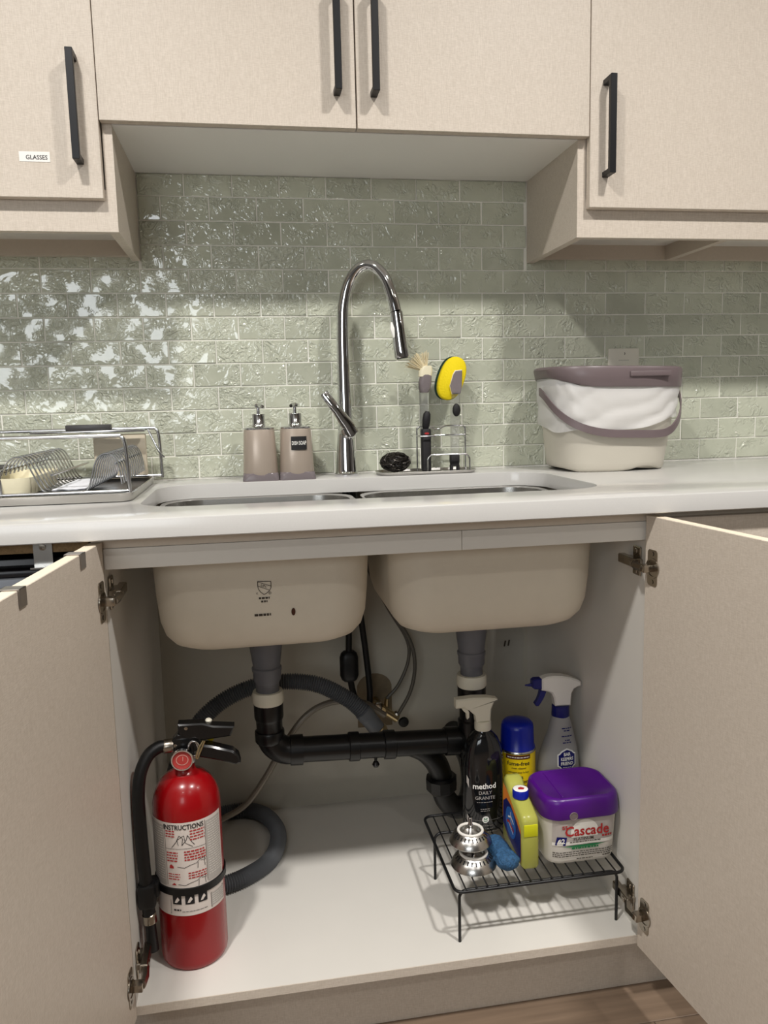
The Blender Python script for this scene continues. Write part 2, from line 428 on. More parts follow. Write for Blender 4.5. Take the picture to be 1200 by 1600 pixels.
wf.box(wx0, wx1, -3.8, -3.7, FZ, wz0); wf.box(wx0, wx1, -3.8, -3.7, wz1, CEIL)
struct(wf, 'wall_front', M['plaster'])
wn = MB()
for a, b, c, d in ((wx0, wx0 + 0.05, wz0, wz1), (wx1 - 0.05, wx1, wz0, wz1), (wx0, wx1, wz0, wz0 + 0.05), (wx0, wx1, wz1 - 0.05, wz1), (-1.27, -1.23, wz0, wz1)):
    wn.box(a, b, -3.76, -3.71, c, d, 0.004)
struct(wn, 'unseen_window_1', M['frame_white'])  # unseen window added behind the camera as bright source for tile reflections

wb = struct(MB().box(-2.7, 3.0, 0.0022, 0.1, FZ, CEIL), 'wall_back', M['grout'])
# ---- tiles, each its own piece
TW, TH, G = 0.1036, 0.0515, 0.0027
tcache = {}
def tile_mesh(w, h):
    k = (round(w, 4), round(h, 4))
    if k not in tcache:
        b = 0.0011; d0 = 0.0024; mb = MB()
        mb.loft([[(-w / 2, d0, -h / 2), (w / 2, d0, -h / 2), (w / 2, d0, h / 2), (-w / 2, d0, h / 2)],
                 [(-w / 2, b, -h / 2), (w / 2, b, -h / 2), (w / 2, b, h / 2), (-w / 2, b, h / 2)],
                 [(-w / 2 + b, 0, -h / 2 + b), (w / 2 - b, 0, -h / 2 + b), (w / 2 - b, 0, h / 2 - b), (-w / 2 + b, 0, h / 2 - b)]], False, True)
        me = bpy.data.meshes.new('tile'); me.from_pydata([tuple(p) for p in mb.v], [], mb.f)
        bm = bmesh.new(); bm.from_mesh(me); bmesh.ops.recalc_face_normals(bm, faces=bm.faces[:]); 
        if max(bm.faces, key=lambda f: f.calc_area()).normal.y > 0: bmesh.ops.reverse_faces(bm, faces=bm.faces[:])
        bm.to_mesh(me); bm.free()
        me.materials.append(M['tile']); tcache[k] = me
    return tcache[k]
def tile_row(z0, z1, phase, xa, xb):
    i = math.floor((xa - (-0.6424 + phase)) / TW)
    while True:
        x0 = -0.6424 + phase + i * TW; i += 1
        if x0 >= xb: break
        a, b = max(x0 + G / 2, xa), min(x0 + TW - G / 2, xb)
        if b - a < 0.006: continue
        o = bpy.data.objects.new('tile', tile_mesh(b - a, z1 - z0)); COL.objects.link(o); o.parent = wb
        o.location = ((a + b) / 2, random.uniform(-0.0003, 0.0003), (z0 + z1) / 2)
        o.rotation_euler = (random.gauss(0, 0.011), 0, random.gauss(0, 0.011))
XA, XB = -0.86, 1.17
RL, RR_, ZT, ZB = -0.432, 0.4516, 1.5815, 1.4007
for k in range(-6, 7):
    zt = 1.277 - k * TH - G / 2; zb_ = 1.277 - (k + 1) * TH + G / 2
    ph = 0.0 if k % 2 == 0 else TW / 2
    if zb_ < 1.37: tile_row(zb_, zt, ph, XA, XB)
    else:
        tile_row(zb_, min(zt, ZT - 0.001), ph, RL + 0.002, RR_ - 0.002)
        if zb_ < 1.40:
            tile_row(zb_, zt, 0.0, XA, RL - 0.0005); tile_row(zb_, zt, ph, RR_ + 0.0005, XB)

# ================================================================== upper cabinets
YU = -0.2917; YD0, YD1 = -0.2935, -0.3117
def handle_mb(x, z0, z1, w=0.0125):
    mb = MB(); y = YD1
    mb.box(x - w / 2, x + w / 2, y - 0.036, y - 0.026, z0, z1, 0.0006, 1)
    mb.box(x - w / 2, x + w / 2, y - 0.027, y, z0, z0 + 0.010, 0.0006, 1)
    mb.box(x - w / 2, x + w / 2, y - 0.027, y, z1 - 0.010, z1, 0.0006, 1)
    return mb
def upper_door(root, x0, x1, z0, z1, hx, hz0, hz1):
    d = finish(MB().box(x0, x1, YD1, YD0, z0, z1, 0.0008, 1), 'door', M['laminate'], root)
    finish(handle_mb(hx, hz0, hz1), 'handle', M['black'], d)
    return d
uc = thing('upper_cabinet', 'short pale linen-finish wall cabinet with two doors above the faucet', 'cabinet', (0.008, -0.15, ZT))
b = MB(); b.box(RL + 0.0005, RR_ - 0.0005, YU, 0.0, ZT + 0.0165, 2.3)
finish(b, 'body', M['laminate_edge'], uc)
finish(MB().box(RL, RR_, YU + 0.001, 0.0, ZT, ZT + 0.016), 'bottom_panel', M['white_bounce'], uc)
upper_door(uc, -0.4500, 0.0078, 1.5825, 2.26, -0.0268, 1.638, 1.82)
upper_door(uc, 0.0105, 0.4672, 1.5825, 2.26, 0.0420, 1.638, 1.82)
def side_upper(xi, xo, sgn, label, hx):
    """xi: inner face of the panel facing the recess"""
    root = thing('upper_cabinet', label, 'cabinet', ((xi + xo) / 2, -0.15, ZB))
    p = xi + sgn * 0.0175
    mb = MB(); mb.box(min(xi, p), max(xi, p), YU, 0.0, ZB - 0.004, 2.3)
    finish(mb, 'side_panel', M['laminate'], root)
    lo, hi = min(p, xo), max(p, xo)
    finish(MB().box(lo, hi, YU + 0.0175, 0.0, 1.437, 2.3), 'body', M['white_panel'], root)
    finish(MB().box(lo, hi, YU, YU + 0.017, ZB - 0.004, 1.4700), 'valance', M['laminate'], root)
    finish(MB().box(lo, hi, -0.018, 0.0, ZB + 0.004, 1.4372), 'back_rail', M['laminate_edge'], root)
    if sgn > 0: finish(MB().box(0.795, 0.813, YU + 0.017, -0.018, ZB + 0.002, 1.4372), 'divider', M['laminate_edge'], root)
    dx = xi + sgn * 0.0195 if sgn < 0 else xi + 0.0175
    upper_door(root, min(dx, xo), max(dx, xo), 1.450, 2.26, hx, 1.5065, 1.687)
side_upper(RL, -0.92, -1, 'pale linen-finish wall cabinet with a GLASSES sticker on its door', -0.4867)
side_upper(RR_, 1.32, 1, 'pale linen-finish wall cabinet above the lidded pail', 0.5005)
st = solo(MB().box(-0.588, -0.5368, YD1 - 0.0006, YD1, 1.5095, 1.5265), 'label_sticker', M['print_white'], 'small white sticker reading GLASSES on the cabinet door', 'sticker')
Print(front_surf(-0.559, YD1 - 0.0006, 0.0003)).text('GLASSES', 0, 1.5165, 0.0105, 0.012, 0.92).done('lettering', M['print_black'], st)

# ================================================================== countertop, sink, faucet
ZC, TC, YF = 0.915, 0.031, -0.6445
def hole(d): return rr(0.0125, -0.3185, 0.835 + 2 * d, 0.385 + 2 * d, 0.085 + d, 12)
def slab(mb, outer, inner, prof_o, prof_i):
    """ring-shaped slab between an outer rectangle and an inner hole"""
    def fill(lo, li, z):
        bm = bmesh.new(); es = []
        for l in (lo, li):
            vs = [bm.verts.new((x, y, z)) for x, y in l]
            es += [bm.edges.new((vs[i - 1], vs[i])) for i in range(len(vs))]
        bmesh.ops.triangle_fill(bm, use_beauty=True, edges=es); bm.verts.index_update()
        mb.add([v.co.copy() for v in bm.verts], [tuple(v.index for v in f.verts) for f in bm.faces]); bm.free()
    mb.loft([[(x, y, z) for x, y in outer(o)] for o, z in prof_o], False, False)
    mb.loft([[(x, y, z) for x, y in inner(i)] for i, z in prof_i], False, False)
    fill(outer(prof_o[-1][0]), inner(prof_i[0][0]), prof_o[-1][1]); fill(outer(prof_o[0][0]), inner(prof_i[-1][0]), prof_o[0][1])
def orect(o): return [(-1.25 + o, YF + o), (1.55 - o, YF + o), (1.55 - o, -0.0006), (-1.25 + o, -0.0006)]
ct = thing('countertop', 'white quartz worktop with a sink cut-out below the tiled wall', 'countertop', (0.1, -0.3, ZC - TC))
mb = MB(); slab(mb, orect, hole, [(0.0015, ZC - TC), (0, ZC - TC + 0.0015), (0, ZC - 0.0025), (0.0008, ZC - 0.0008), (0.0025, ZC)], [(0.0025, ZC), (0.0007, ZC - 0.0008), (0, ZC - 0.0025), (0, ZC - TC)])
bm = bmesh.new(); me = bpy.data.meshes.new('t'); me.from_pydata([tuple(p) for p in mb.v], [], mb.f); bm.from_mesh(me)
bmesh.ops.remove_doubles(bm, verts=bm.verts[:], dist=1e-5); bm.verts.index_update()
mb = MB(); mb.add([v.co.copy() for v in bm.verts], [tuple(v.index for v in f.verts) for f in bm.faces]); bm.free()
finish(mb, 'slab', M['quartz'], ct, 30)
finish(MB().box(-1.2, -0.462, -0.606, -0.56, ZC - TC - 0.019, ZC - TC - 0.0005), 'chipboard_batten', M['chipboard'], ct)

sk = thing('kitchen_sink', 'double-bowl undermount sink with beige undercoat and steel inside', 'sink', (0.0125, -0.33, 0.6565))
def bowl(cx, w, name):
    cy, d = -0.333, 0.405; sec = []
    for ins, z in ((0, ZC - TC - 0.004), (0.003, 0.83), (0.007, 0.75), (0.011, 0.708), (0.018, 0.684), (0.030, 0.668), (0.046, 0.6595), (0.070, 0.6565)):
        sec.append((rr(cx, cy, w - 2 * ins, d - 2 * ins, 0.075 - ins * 0.3, 10), z))
    o = finish(MB().zloft(sec, False, True), name, M['undercoat'], sk, 60)
    sec = []
    for ins, z in ((-0.004, ZC - TC - 0.0005), (0.004, ZC - TC - 0.003), (0.007, 0.83), (0.011, 0.75), (0.016, 0.705), (0.033, 0.678), (0.07, 0.668)):
        sec.append((rr(cx, cy, w - 2 * ins, d - 2 * ins, 0.074 - ins * 0.3, 10), z))
    finish(MB().zloft(sec, False, True), 'steel_lining', M['steel'], o, 60)
    return o
bl = bowl(-0.2015, 0.383, 'bowl')
br = bowl(0.2125, 0.395, 'bowl')
mb = MB(); mb.box(-0.022, 0.027, -0.50, -0.16, ZC - TC - 0.022, ZC - TC - 0.012, 0.004)
finish(mb, 'divider', M['steel'], sk)
# marks printed on the left bowl
ybowl = lambda a, t: Vector((-0.2015 + a, -0.5325 + (0.83 - t) * 0.05 + max(0, 0.75 - t) * 0.05 - 0.0010, t))
pr = Print(ybowl); c0 = 0.001
sh = [(-0.0105, 0.7845), (0.0115, 0.7835), (0.0115, 0.773), (0.009, 0.768), (0.004, 0.7635), (-0.0005, 0.7612), (-0.006, 0.7655), (-0.0095, 0.771), (-0.0105, 0.7765), (-0.0105, 0.7845)]
pr.stroke(sh, 0.0010).stroke([(-0.0100, 0.7835), (0.0112, 0.7755)], 0.0008).stroke([(-0.0103, 0.7765), (0.0085, 0.7685)], 0.0008)
pr.text('UPC', -0.0002, 0.7758, 0.0058, 0.0, 1, -21)
pr.text('C', -0.0122, 0.7635, 0.0045, 0.01).text('R', 0.0092, 0.7635, 0.0034, 0.01)
pr.stroke([(0.0092 + 0.0022 * math.cos(k * 0.524), 0.7635 + 0.0022 * math.sin(k * 0.524)) for k in range(13)], 0.0005)
pr.lines(-0.0095, 0.0085, 0.7535, 0.006, 1, 0.0034, 3).lines(-0.006, 0.0045, 0.7475, 0.006, 1, 0.0034, 4)
pr.lines(-0.018, 0.0095, 0.7235, 0.006, 1, 0.0042, 6)
pr.done('certification_print', M['ink'], bl)
pr = Print(ybowl); pr.poly([(0.0475 + 0.0035 * math.cos(k * 0.4488), 0.7275 + 0.0068 * math.sin(k * 0.4488)) for k in range(14)]); pr.done('rust_spot', M['rust'], bl)

fc = thing('faucet', 'tall chrome gooseneck pull-down faucet with side lever', 'faucet', (0.0, -0.068, ZC))
FX, FY = -0.001, -0.072
mb = MB(); mb.lathe([(0.0265, ZC), (0.0275, ZC + 0.002), (0.0275, ZC + 0.006), (0.0245, ZC + 0.009), (0.0235, ZC + 0.012), (0.0215, ZC + 0.055), (0.0195, ZC + 0.075), (0.0170, ZC + 0.10), (0.0160, ZC + 0.17)], (FX, FY, 0), 40)
finish(mb, 'base', M['chrome'], fc)
path = [(FX, FY, ZC + 0.165), (FX - 0.0005, FY, 1.18), (FX, FY, 1.26)] 
neck = cr([(FX, FY, ZC + 0.168), (FX, FY, 1.15), (FX + 0.0005, FY, 1.24), (FX + 0.004, FY - 0.003, 1.295), (FX + 0.017, FY - 0.010, 1.341), (FX + 0.040, FY - 0.022, 1.369), (FX + 0.066, FY - 0.036, 1.370), (FX + 0.089, FY - 0.048, 1.345), (FX + 0.1025, FY - 0.056, 1.305), (FX + 0.110, FY - 0.060, 1.272)], 8)
rs = [0.0158 - 0.0035 * min(1, max(0, (i / (len(neck) - 1)) * 3)) for i in range(len(neck))]
finish(MB().tube(neck, rs, 20), 'neck', M['chrome'], fc, 60)
hp = [(FX + 0.1103, FY - 0.0602, 1.271), (FX + 0.1105, FY - 0.0602, 1.270), (FX + 0.1140, FY - 0.062, 1.235), (FX + 0.1180, FY - 0.064, 1.195), (FX + 0.1205, FY - 0.065, 1.1765), (FX + 0.1210, FY - 0.0652, 1.1725)]
sp = finish(MB().tube(hp, [0.0123, 0.0136, 0.0142, 0.0158, 0.0165, 0.0155], 24), 'spray_head', M['chrome'], fc, 50)
mb = MB(); mb.tube([(FX + 0.100, FY - 0.064, 1.248), (FX + 0.100, FY - 0.067, 1.235), (FX + 0.1045, FY - 0.068, 1.216)], [0.003, 0.006, 0.004], 8)
finish(mb, 'spray_button', M['print_white'], sp)
finish(MB().tube([(FX + 0.1209, FY - 0.0652, 1.173), (FX + 0.1212, FY - 0.0653, 1.1712)], 0.0125, 20), 'nozzle_face', M['black_plastic'], sp)
mb = MB(); mb.tube([(FX + 0.0005, FY + 0.004, 1.020), (FX + 0.004, FY - 0.016, 1.018), (FX + 0.006, FY - 0.028, 1.018), (FX + 0.007, FY - 0.034, 1.018)], [0.016, 0.0195, 0.0190, 0.014], 20)
mb.tube([(FX + 0.012, FY - 0.026, 1.010), (FX + 0.002, FY - 0.028, 1.030), (FX - 0.020, FY - 0.029, 1.062), (FX - 0.048, FY - 0.030, 1.100), (FX - 0.0495, FY - 0.030, 1.102)], [0.0175, 0.0150, 0.0112, 0.0100, 0.0082], 16, flat=(0.62, 1.0))
finish(mb, 'lever', M['chrome'], fc, 50)

# ================================================================== sink base cabinet
XL, XR, YC, ZF, YB = -0.4426, 0.4530, -0.605, 0.0947, -0.004
bc = thing('sink_base_cabinet', 'open base cabinet under the sink with white interior and two open doors', 'cabinet', (0, -0.3, FZ))
finish(MB().box(XL - 0.016, XL, YC, YB + 0.004, 0.0787, ZC - TC - 0.0005), 'side_panel', M['white_panel'], bc)
finish(MB().box(XR, XR + 0.016, YC, YB + 0.004, 0.0787, ZC - TC - 0.0005), 'side_panel', M['white_panel'], bc)
finish(MB().box(XL, XR, YC + 0.001, YB + 0.004, 0.0787, ZF), 'bottom_panel', M['white_panel'], bc)
finish(MB().box(XL - 0.016, XR + 0.016, YC - 0.0005, YC + 0.001, 0.0787, ZF - 0.0002), 'bottom_edge_band', M['laminate'], bc)
for x in (XL - 0.016, XR): finish(MB().box(x, x + 0.016, YC - 0.0005, YC + 0.001, ZF, ZC - TC - 0.001), 'side_edge_band', M['laminate_edge'], bc)
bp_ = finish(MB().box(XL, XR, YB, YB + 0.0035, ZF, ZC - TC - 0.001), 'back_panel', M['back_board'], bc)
finish(MB().box(XL, 0.1221, YC, YC + 0.016, 0.833, 0.8655, 0.0006, 1), 'front_rail', M['white_panel'], bc)
finish(MB().box(0.1229, XR, YC, YC + 0.016, 0.833, 0.8655, 0.0006, 1), 'front_rail', M['white_panel'], bc)
finish(MB().box(XL, XR, YC + 0.0015, YC + 0.016, 0.866, ZC - TC - 0.0005), 'top_rail', M['laminate_edge'], bc)
finish(MB().box(XL - 0.016, XR + 0.20, -0.552, -0.536, FZ, 0.0785), 'toe_kick', M['laminate'], bc)
# cut-out in the back panel with the supply pipes behind it
pts = [(0.016, 0.285), (0.102, 0.285), (0.102, 0.39)] + [(0.059 + 0.043 * math.cos(R(a)), 0.385 + 0.036 * math.sin(R(a))) for a in range(10, 180, 17)] + [(0.016, 0.39)]
finish(MB().prism(pts, YB - 0.0006, YB - 0.0001), 'pipe_cutout', M['cutout'], bp_)

def base_door(px, py, sgn, ang, width, z0, z1):
    """hinge edge of the inner face at (px,py); sgn +1 right door, -1 left; ang opening past straight out"""
    a = R(ang); e = Vector((sgn * math.sin(a), -math.cos(a), 0)); n = Vector((-sgn * math.cos(a), -math.sin(a), 0))
    T = Matrix(((e.x, n.x, 0, px), (e.y, n.y, 0, py), (e.z, n.z, 1, 0), (0, 0, 0, 1)))
    d = finish(MB(T).box(0, width, -0.018, 0, z0, z1, 0.0006, 1), 'door', M['laminate'], bc)
    finish(MB(T).box(0.0006, width - 0.0006, -0.0174, -0.0006, z1 - 0.0003, z1 + 0.0002), 'edge_band', M['edge_light'], d)
    xi = XR if sgn > 0 else XL
    for hz in (0.152, 0.790):
        mb = MB(T)
        mb.prism(rr(0.0215, hz, 0.026, 0.062, 0.006, 4), -0.0002, 0.0014, 'xz')       # cup plate on the door
        mb.lathe([(0.0165, 0.0014), (0.0165, 0.0028), (0.0135, 0.0030), (0.0128, -0.0005)], (0, 0, 0), 20, 'y') if False else None
        L = []
        for r_, h in ((0.0175, 0.0010), (0.0172, 0.0026), (0.0140, 0.0026), (0.0130, 0.0004)):
            L.append([(0.0225 + r_ * math.cos(2 * math.pi * k / 20), h, hz + r_ * math.sin(2 * math.pi * k / 20)) for k in range(20)])
        mb.loft(L, False, True)
        for q in (-0.024, 0.024): mb.add([(0.0215 + 0.004 * math.cos(k * 0.785), 0.0022, hz + q + 0.004 * math.sin(k * 0.785)) for k in range(8)], [tuple(range(8))])
        mb.box(0.010, 0.026, 0.0006, 0.020, hz - 0.0065, hz + 0.0065, 0.0015)             # knuckle
        mb2 = MB(); s = -sgn
        x1 = xi + s * 0.0012
        def bx(xa, xb, ya, yb, za, zb, bb=0.0015): mb2.box(min(xa, xb), max(xa, xb), ya, yb, za, zb, bb, 1)
        k0 = T @ Vector((0.018, 0.018, hz))
        mb2.tube([k0, (k0.x + s * 0.002, k0.y + 0.02, hz), (xi + s * 0.016, -0.588, hz)], [0.0062, 0.0066, 0.007], 6)
        bx(xi + s * 0.008, xi + s * 0.021, -0.594, -0.533, hz - 0.008, hz + 0.008)           # arm
        bx(xi + s * 0.0005, xi + s * 0.010, -0.588, -0.545, hz - 0.006, hz + 0.006)
        bx(xi, xi + s * 0.004, -0.583, -0.556, hz - 0.026, hz + 0.026)                      # wing plate
        for q in (-0.018, 0.018): bx(xi + s * 0.003, xi + s * 0.006, -0.574, -0.565, hz + q - 0.0045, hz + q + 0.0045)
        bx(xi + s * 0.0205, xi + s * 0.0222, -0.583, -0.575, hz - 0.004, hz + 0.004, 0.0006)
        mb.T = None; mb.v += mb2.v[:0]
        k = len(mb.v); mb.v += mb2.v; mb.f += [tuple(i + k for i in f) for f in mb2.f]
        finish(mb, 'hinge', M['nickel'], d)
    return d, T
dR, TR = base_door(0.4432, -0.6125, 1, 6.4, 0.452, 0.080, 0.8770)
dL, TL = base_door(-0.4415, -0.6125, -1, 6.4, 0.452, 0.080, 0.8770)

# neighbours under the worktop
nb = thing('base_cabinet', 'linen-finish base cabinet right of the open sink cabinet', 'cabinet', (0.9, -0.3, FZ))
finish(MB().box(XR + 0.0165, 1.45, YC, -0.001, 0.0787, ZC - TC - 0.0005), 'body', M['laminate_edge'], nb)
finish(MB().box(XR + 0.020, 1.45, YC - 0.0185, YC - 0.0005, 0.735, 0.872, 0.0008, 1), 'drawer_front', M['laminate'], nb)
finish(MB().box(XR + 0.020, 1.45, YC - 0.0185, YC - 0.0005, 0.080, 0.732, 0.0008, 1), 'door', M['laminate'], nb)
finish(MB().box(XR + 0.201, 1.45, -0.552, -0.536, FZ, 0.0785), 'toe_kick', M['laminate'], nb)
dw = thing('dishwasher', 'black dishwasher top edge under the worktop behind the left door', 'dishwasher', (-0.8, -0.3, FZ))
finish(MB().box(-1.10, -0.463, -0.575, -0.03, FZ + 0.01, 0.852, 0.003), 'tub', M['dishwasher'], dw)
finish(MB().box(-1.095, -0.468, -0.628, -0.578, 0.10, 0.832, 0.004), 'door_panel', M['dw_trim'], dw)
finish(MB().box(-1.095, -0.468, -0.624, -0.578, 0.8325, 0.843, 0.003), 'control_strip', M['dishwasher'], dw)
mb = MB(); mb.box(-0.541, -0.514, -0.609, -0.6065, 0.845, 0.8835); mb.box(-0.543, -0.512, -0.625, -0.6065, 0.8435, 0.846)
mk = finish(mb, 'mounting_bracket', M['steel'], dw)
L = [[(-0.5275 + r_ * math.cos(k * 0.5236), -0.609 - h, 0.874 + r_ * math.sin(k * 0.5236)) for k in range(12)] for r_, h in ((0.0052, 0), (0.0048, 0.002), (0.002, 0.0022), (0.0018, 0.001))]
finish(MB().loft(L, False, True), 'screw', M['nickel'], mk)

# over-door towel bar on the left door
tb = thing('over_door_towel_bar', 'brushed metal towel bar hooked over the left sink-cabinet door', 'towel bar', tuple(TL @ Vector((0.2, -0.01, 0.8772))))
for t in (0.094, 0.305):
    mb = MB(TL); z = 0.8774
    mb.box(t - 0.010, t + 0.010, -0.0215, 0.0022, z, z + 0.0016, 0.0004, 1)
    mb.box(t - 0.010, t + 0.010, 0.0006, 0.0022, z - 0.021, z + 0.0016, 0.0004, 1)
    mb.box(t - 0.010, t + 0.010, -0.0215, -0.0199, z - 0.06, z + 0.0016, 0.0004, 1)
    mb.box(t - 0.010, t + 0.010, -0.065, -0.0199, z - 0.062, z - 0.060, 0.0004, 1)
    finish(mb, 'hook', M['strap'], tb)
finish(MB(TL).tube([(0.07, -0.060, 0.806), (0.33, -0.060, 0.806)], 0.006, 12), 'bar', M['strap'], tb)

# ================================================================== plumbing
dp = thing('drain_plumbing', 'black plastic drain pipes with trap joining both sink bowls', 'drain pipe', (0.0, -0.285, 0.15))
PY = -0.285
def tail(x):
    mb = MB(); mb.lathe([(0.038, 0.656), (0.0360, 0.640), (0.0330, 0.600), (0.0275, 0.556), (0.0275, 0.554)], (x, PY, 0), 32)
    mb.lathe([(0.0275, 0.555), (0.0300, 0.553), (0.0300, 0.547), (0.0282, 0.544), (0.0280, 0.528), (0.0250, 0.522), (0.0236, 0.52), (0.0234, 0.49)], (x, PY, 0), 32)
    finish(mb, 'tailpiece', M['grey_plastic'], dp)
    mb = MB(); n = 48
    def ring(r, z, rib): return [(x + (r + (rib if k % 2 else 0)) * math.cos(2 * math.pi * k / n), PY + (r + (rib if k % 2 else 0)) * math.sin(2 * math.pi * k / n), z) for k in range(n)]
    mb.loft([ring(0.0245, 0.5035, 0), ring(0.0300, 0.503, 0), ring(0.0315, 0.497, 0.0005), ring(0.0315, 0.480, 0.0005), ring(0.0295, 0.4765, 0), ring(0.0245, 0.476, 0)])
    finish(mb, 'slip_nut', M['cream_plastic'], dp)
LX, RX = -0.2015, 0.2270
tail(LX); tail(RX)
finish(MB().lathe([(0.0298, 0.477), (0.0298, 0.448), (0.0280, 0.443), (0.0266, 0.440), (0.0266, 0.412)], (LX, PY, 0), 28), 'pipe', M['black_plastic'], dp)
hz = lambda x: 0.3715 - (x + 0.17) * 0.040
ez = hz(LX + 0.042)
mb = MB(); mb.lathe([(0.0290, 0.419), (0.0302, 0.417), (0.0302, 0.398), (0.0285, 0.395)], (LX, PY, 0), 28)
arc = [(LX, PY, ez + 0.046)] + [(LX + 0.042 - 0.042 * math.cos(R(a)), PY, ez + 0.042 - 0.042 * math.sin(R(a))) for a in range(0, 91, 10)] + [(LX + 0.05, PY, ez)]
mb.tube(arc, 0.0285, 24)
mb.tube([(LX + 0.040, PY, ez), (LX + 0.0405, PY, ez), (LX + 0.066, PY, ez - 0.001)], [0.0285, 0.0312, 0.0312], 24)
finish(mb, 'elbow', M['black_plastic'], dp)
finish(MB().tube([(LX + 0.055, PY, hz(LX + 0.055)), (RX, PY, hz(RX))], 0.0262, 28), 'pipe', M['black_plastic'], dp)
for a, b_ in ((-0.040, -0.018), (0.034, 0.058), (0.166, 0.196)):
    finish(MB().tube([(a, PY, hz(a)), (a + 0.001, PY, hz(a)), (b_ - 0.001, PY, hz(b_)), (b_, PY, hz(b_))], [0.0285, 0.0300, 0.0300, 0.0285], 28), 'coupling', M['black_plastic'], dp)
mb = MB(); mb.tube([(0.016, PY - 0.004, 0.345), (0.016, PY - 0.004, 0.330)], 0.003, 8)
mb.lathe([(0.0, 0.3165), (0.005, 0.318), (0.0080, 0.3235), (0.005, 0.3295), (0, 0.331)], (0.016, PY - 0.004, 0), 14)
finish(mb, 'cleanout_knob', M['black_plastic'], dp)
finish(MB().lathe([(0.0302, 0.476), (0.0302, 0.446), (0.0266, 0.441), (0.0266, 0.405), (0.0302, 0.402), (0.0302, 0.322), (0.0266, 0.317), (0.0266, 0.30)], (RX, PY, 0), 28), 'tee', M['black_plastic'], dp)
tp = cr([(0.085, PY + 0.002, 0.362), (0.125, PY + 0.015, 0.335), (0.152, PY + 0.03, 0.300), (0.165, PY + 0.038, 0.268), (0.168, PY + 0.04, 0.240), (0.177, PY + 0.045, 0.205), (0.200, PY + 0.05, 0.178), (0.232, PY + 0.065, 0.178), (0.252, PY + 0.095, 0.205), (0.256, PY + 0.125, 0.24), (0.256, PY + 0.185, 0.255), (0.256, YB - 0.001, 0.256)], 6)
finish(MB().tube(tp, 0.0245, 24), 'trap', M['black_plastic'], dp, 60)
finish(MB().tube([(0.1665, PY + 0.038, 0.262), (0.1667, PY + 0.038, 0.259), (0.168, PY + 0.040, 0.234), (0.1688, PY + 0.0405, 0.227)], [0.029, 0.0345, 0.0345, 0.029], 10), 'trap_nut', M['black_plastic'], dp)

# corrugated hose
hp = cr([(0.042, -0.205, 0.352), (0.0, -0.203, 0.410), (-0.040, -0.2, 0.445), (-0.1024, -0.2, 0.4785), (-0.1845, -0.2, 0.4885), (-0.2665, -0.2, 0.4713), (-0.3355, -0.205, 0.4277), (-0.385, -0.21, 0.355), (-0.412, -0.205, 0.27), (-0.415, -0.18, 0.18), (-0.395, -0.11, 0.122), (-0.34, -0.045, 0.114), (-0.275, -0.028, 0.114), (-0.222, -0.060, 0.114), (-0.192, -0.147, 0.114), (-0.209, -0.245, 0.114), (-0.258, -0.300, 0.114), (-0.315, -0.325, 0.114), (-0.375, -0.325, 0.116), (-0.424, -0.315, 0.12)], 14)
hp = resample(hp, 0.0025)
i0 = 26
dh = thing('drain_hose', 'grey corrugated drain hose arching behind the extinguisher and looping on the cabinet floor', 'hose', (-0.2, -0.2, ZF))
finish(MB().tube(hp[i0:], [0.0186 if i % 2 else 0.0140 for i in range(len(hp) - i0)], 14), 'corrugated_tube', M['hose_grey'], dh, 20)
cuff = hp[:i0 + 2]
finish(MB().tube(cuff, [0.0185 if i < 20 else 0.0195 for i in range(len(cuff))], 18), 'cuff', M['hose_grey'], dh)
finish(MB().tube([hp[1], hp[2], hp[5], hp[6]], [0.0196, 0.0204, 0.0204, 0.0196], 18), 'clamp', M['brass'], dh)
solo(MB().tube(cr([(0.06, -0.15, 0.372), (0.01, -0.16, 0.41), (-0.06, -0.165, 0.4195), (-0.119, -0.175, 0.398), (-0.170, -0.185, 0.340), (-0.2143, -0.195, 0.273), (-0.258, -0.2, 0.2195), (-0.307, -0.21, 0.197), (-0.365, -0.22, 0.18), (-0.43, -0.225, 0.175)], 10), 0.0068, 10), 'supply_hose', M['hose_braid'], 'thin braided supply hose crossing in front of the cabinet back', 'hose')
fh = thing('faucet_hose', 'black looped faucet hose with an oblong weight behind the left bowl', 'hose', (0.0, -0.06, 0.34))
finish(MB().tube(cr([(-0.004, -0.06, 0.882), (-0.006, -0.06, 0.70), (-0.0062, -0.06, 0.55), (-0.0086, -0.062, 0.4647), (-0.002, -0.068, 0.405), (0.012, -0.075, 0.365), (0.026, -0.075, 0.352), (0.037, -0.070, 0.375), (0.0389, -0.062, 0.4134), (0.032, -0.06, 0.50), (0.0240, -0.06, 0.575), (0.012, -0.06, 0.70), (0.006, -0.06, 0.882)], 8), 0.0075, 10), 'hose', M['hose_black'], fh, 60)
finish(MB().zloft([(rr(-0.0082, -0.062, 0.044 * k, 0.032 * k, 0.015 * k, 6), z) for k, z in ((0.6, 0.428), (0.85, 0.433), (1, 0.443), (1, 0.486), (0.85, 0.496), (0.6, 0.501))]), 'weight', M['hose_black'], fh, 50)
solo(MB().tube(cr([(0.022, -0.05, 0.882), (0.03, -0.055, 0.78), (0.0464, -0.06, 0.700), (0.092, -0.06, 0.60), (0.1389, -0.06, 0.5161), (0.1505, -0.06, 0.4519), (0.138, -0.06, 0.388), (0.1055, -0.058, 0.330)], 8), 0.0047, 8), 'supply_tube', M['tube_grey'], 'grey faucet supply tube bowing furthest right behind the bowls', 'tube', smooth=60)
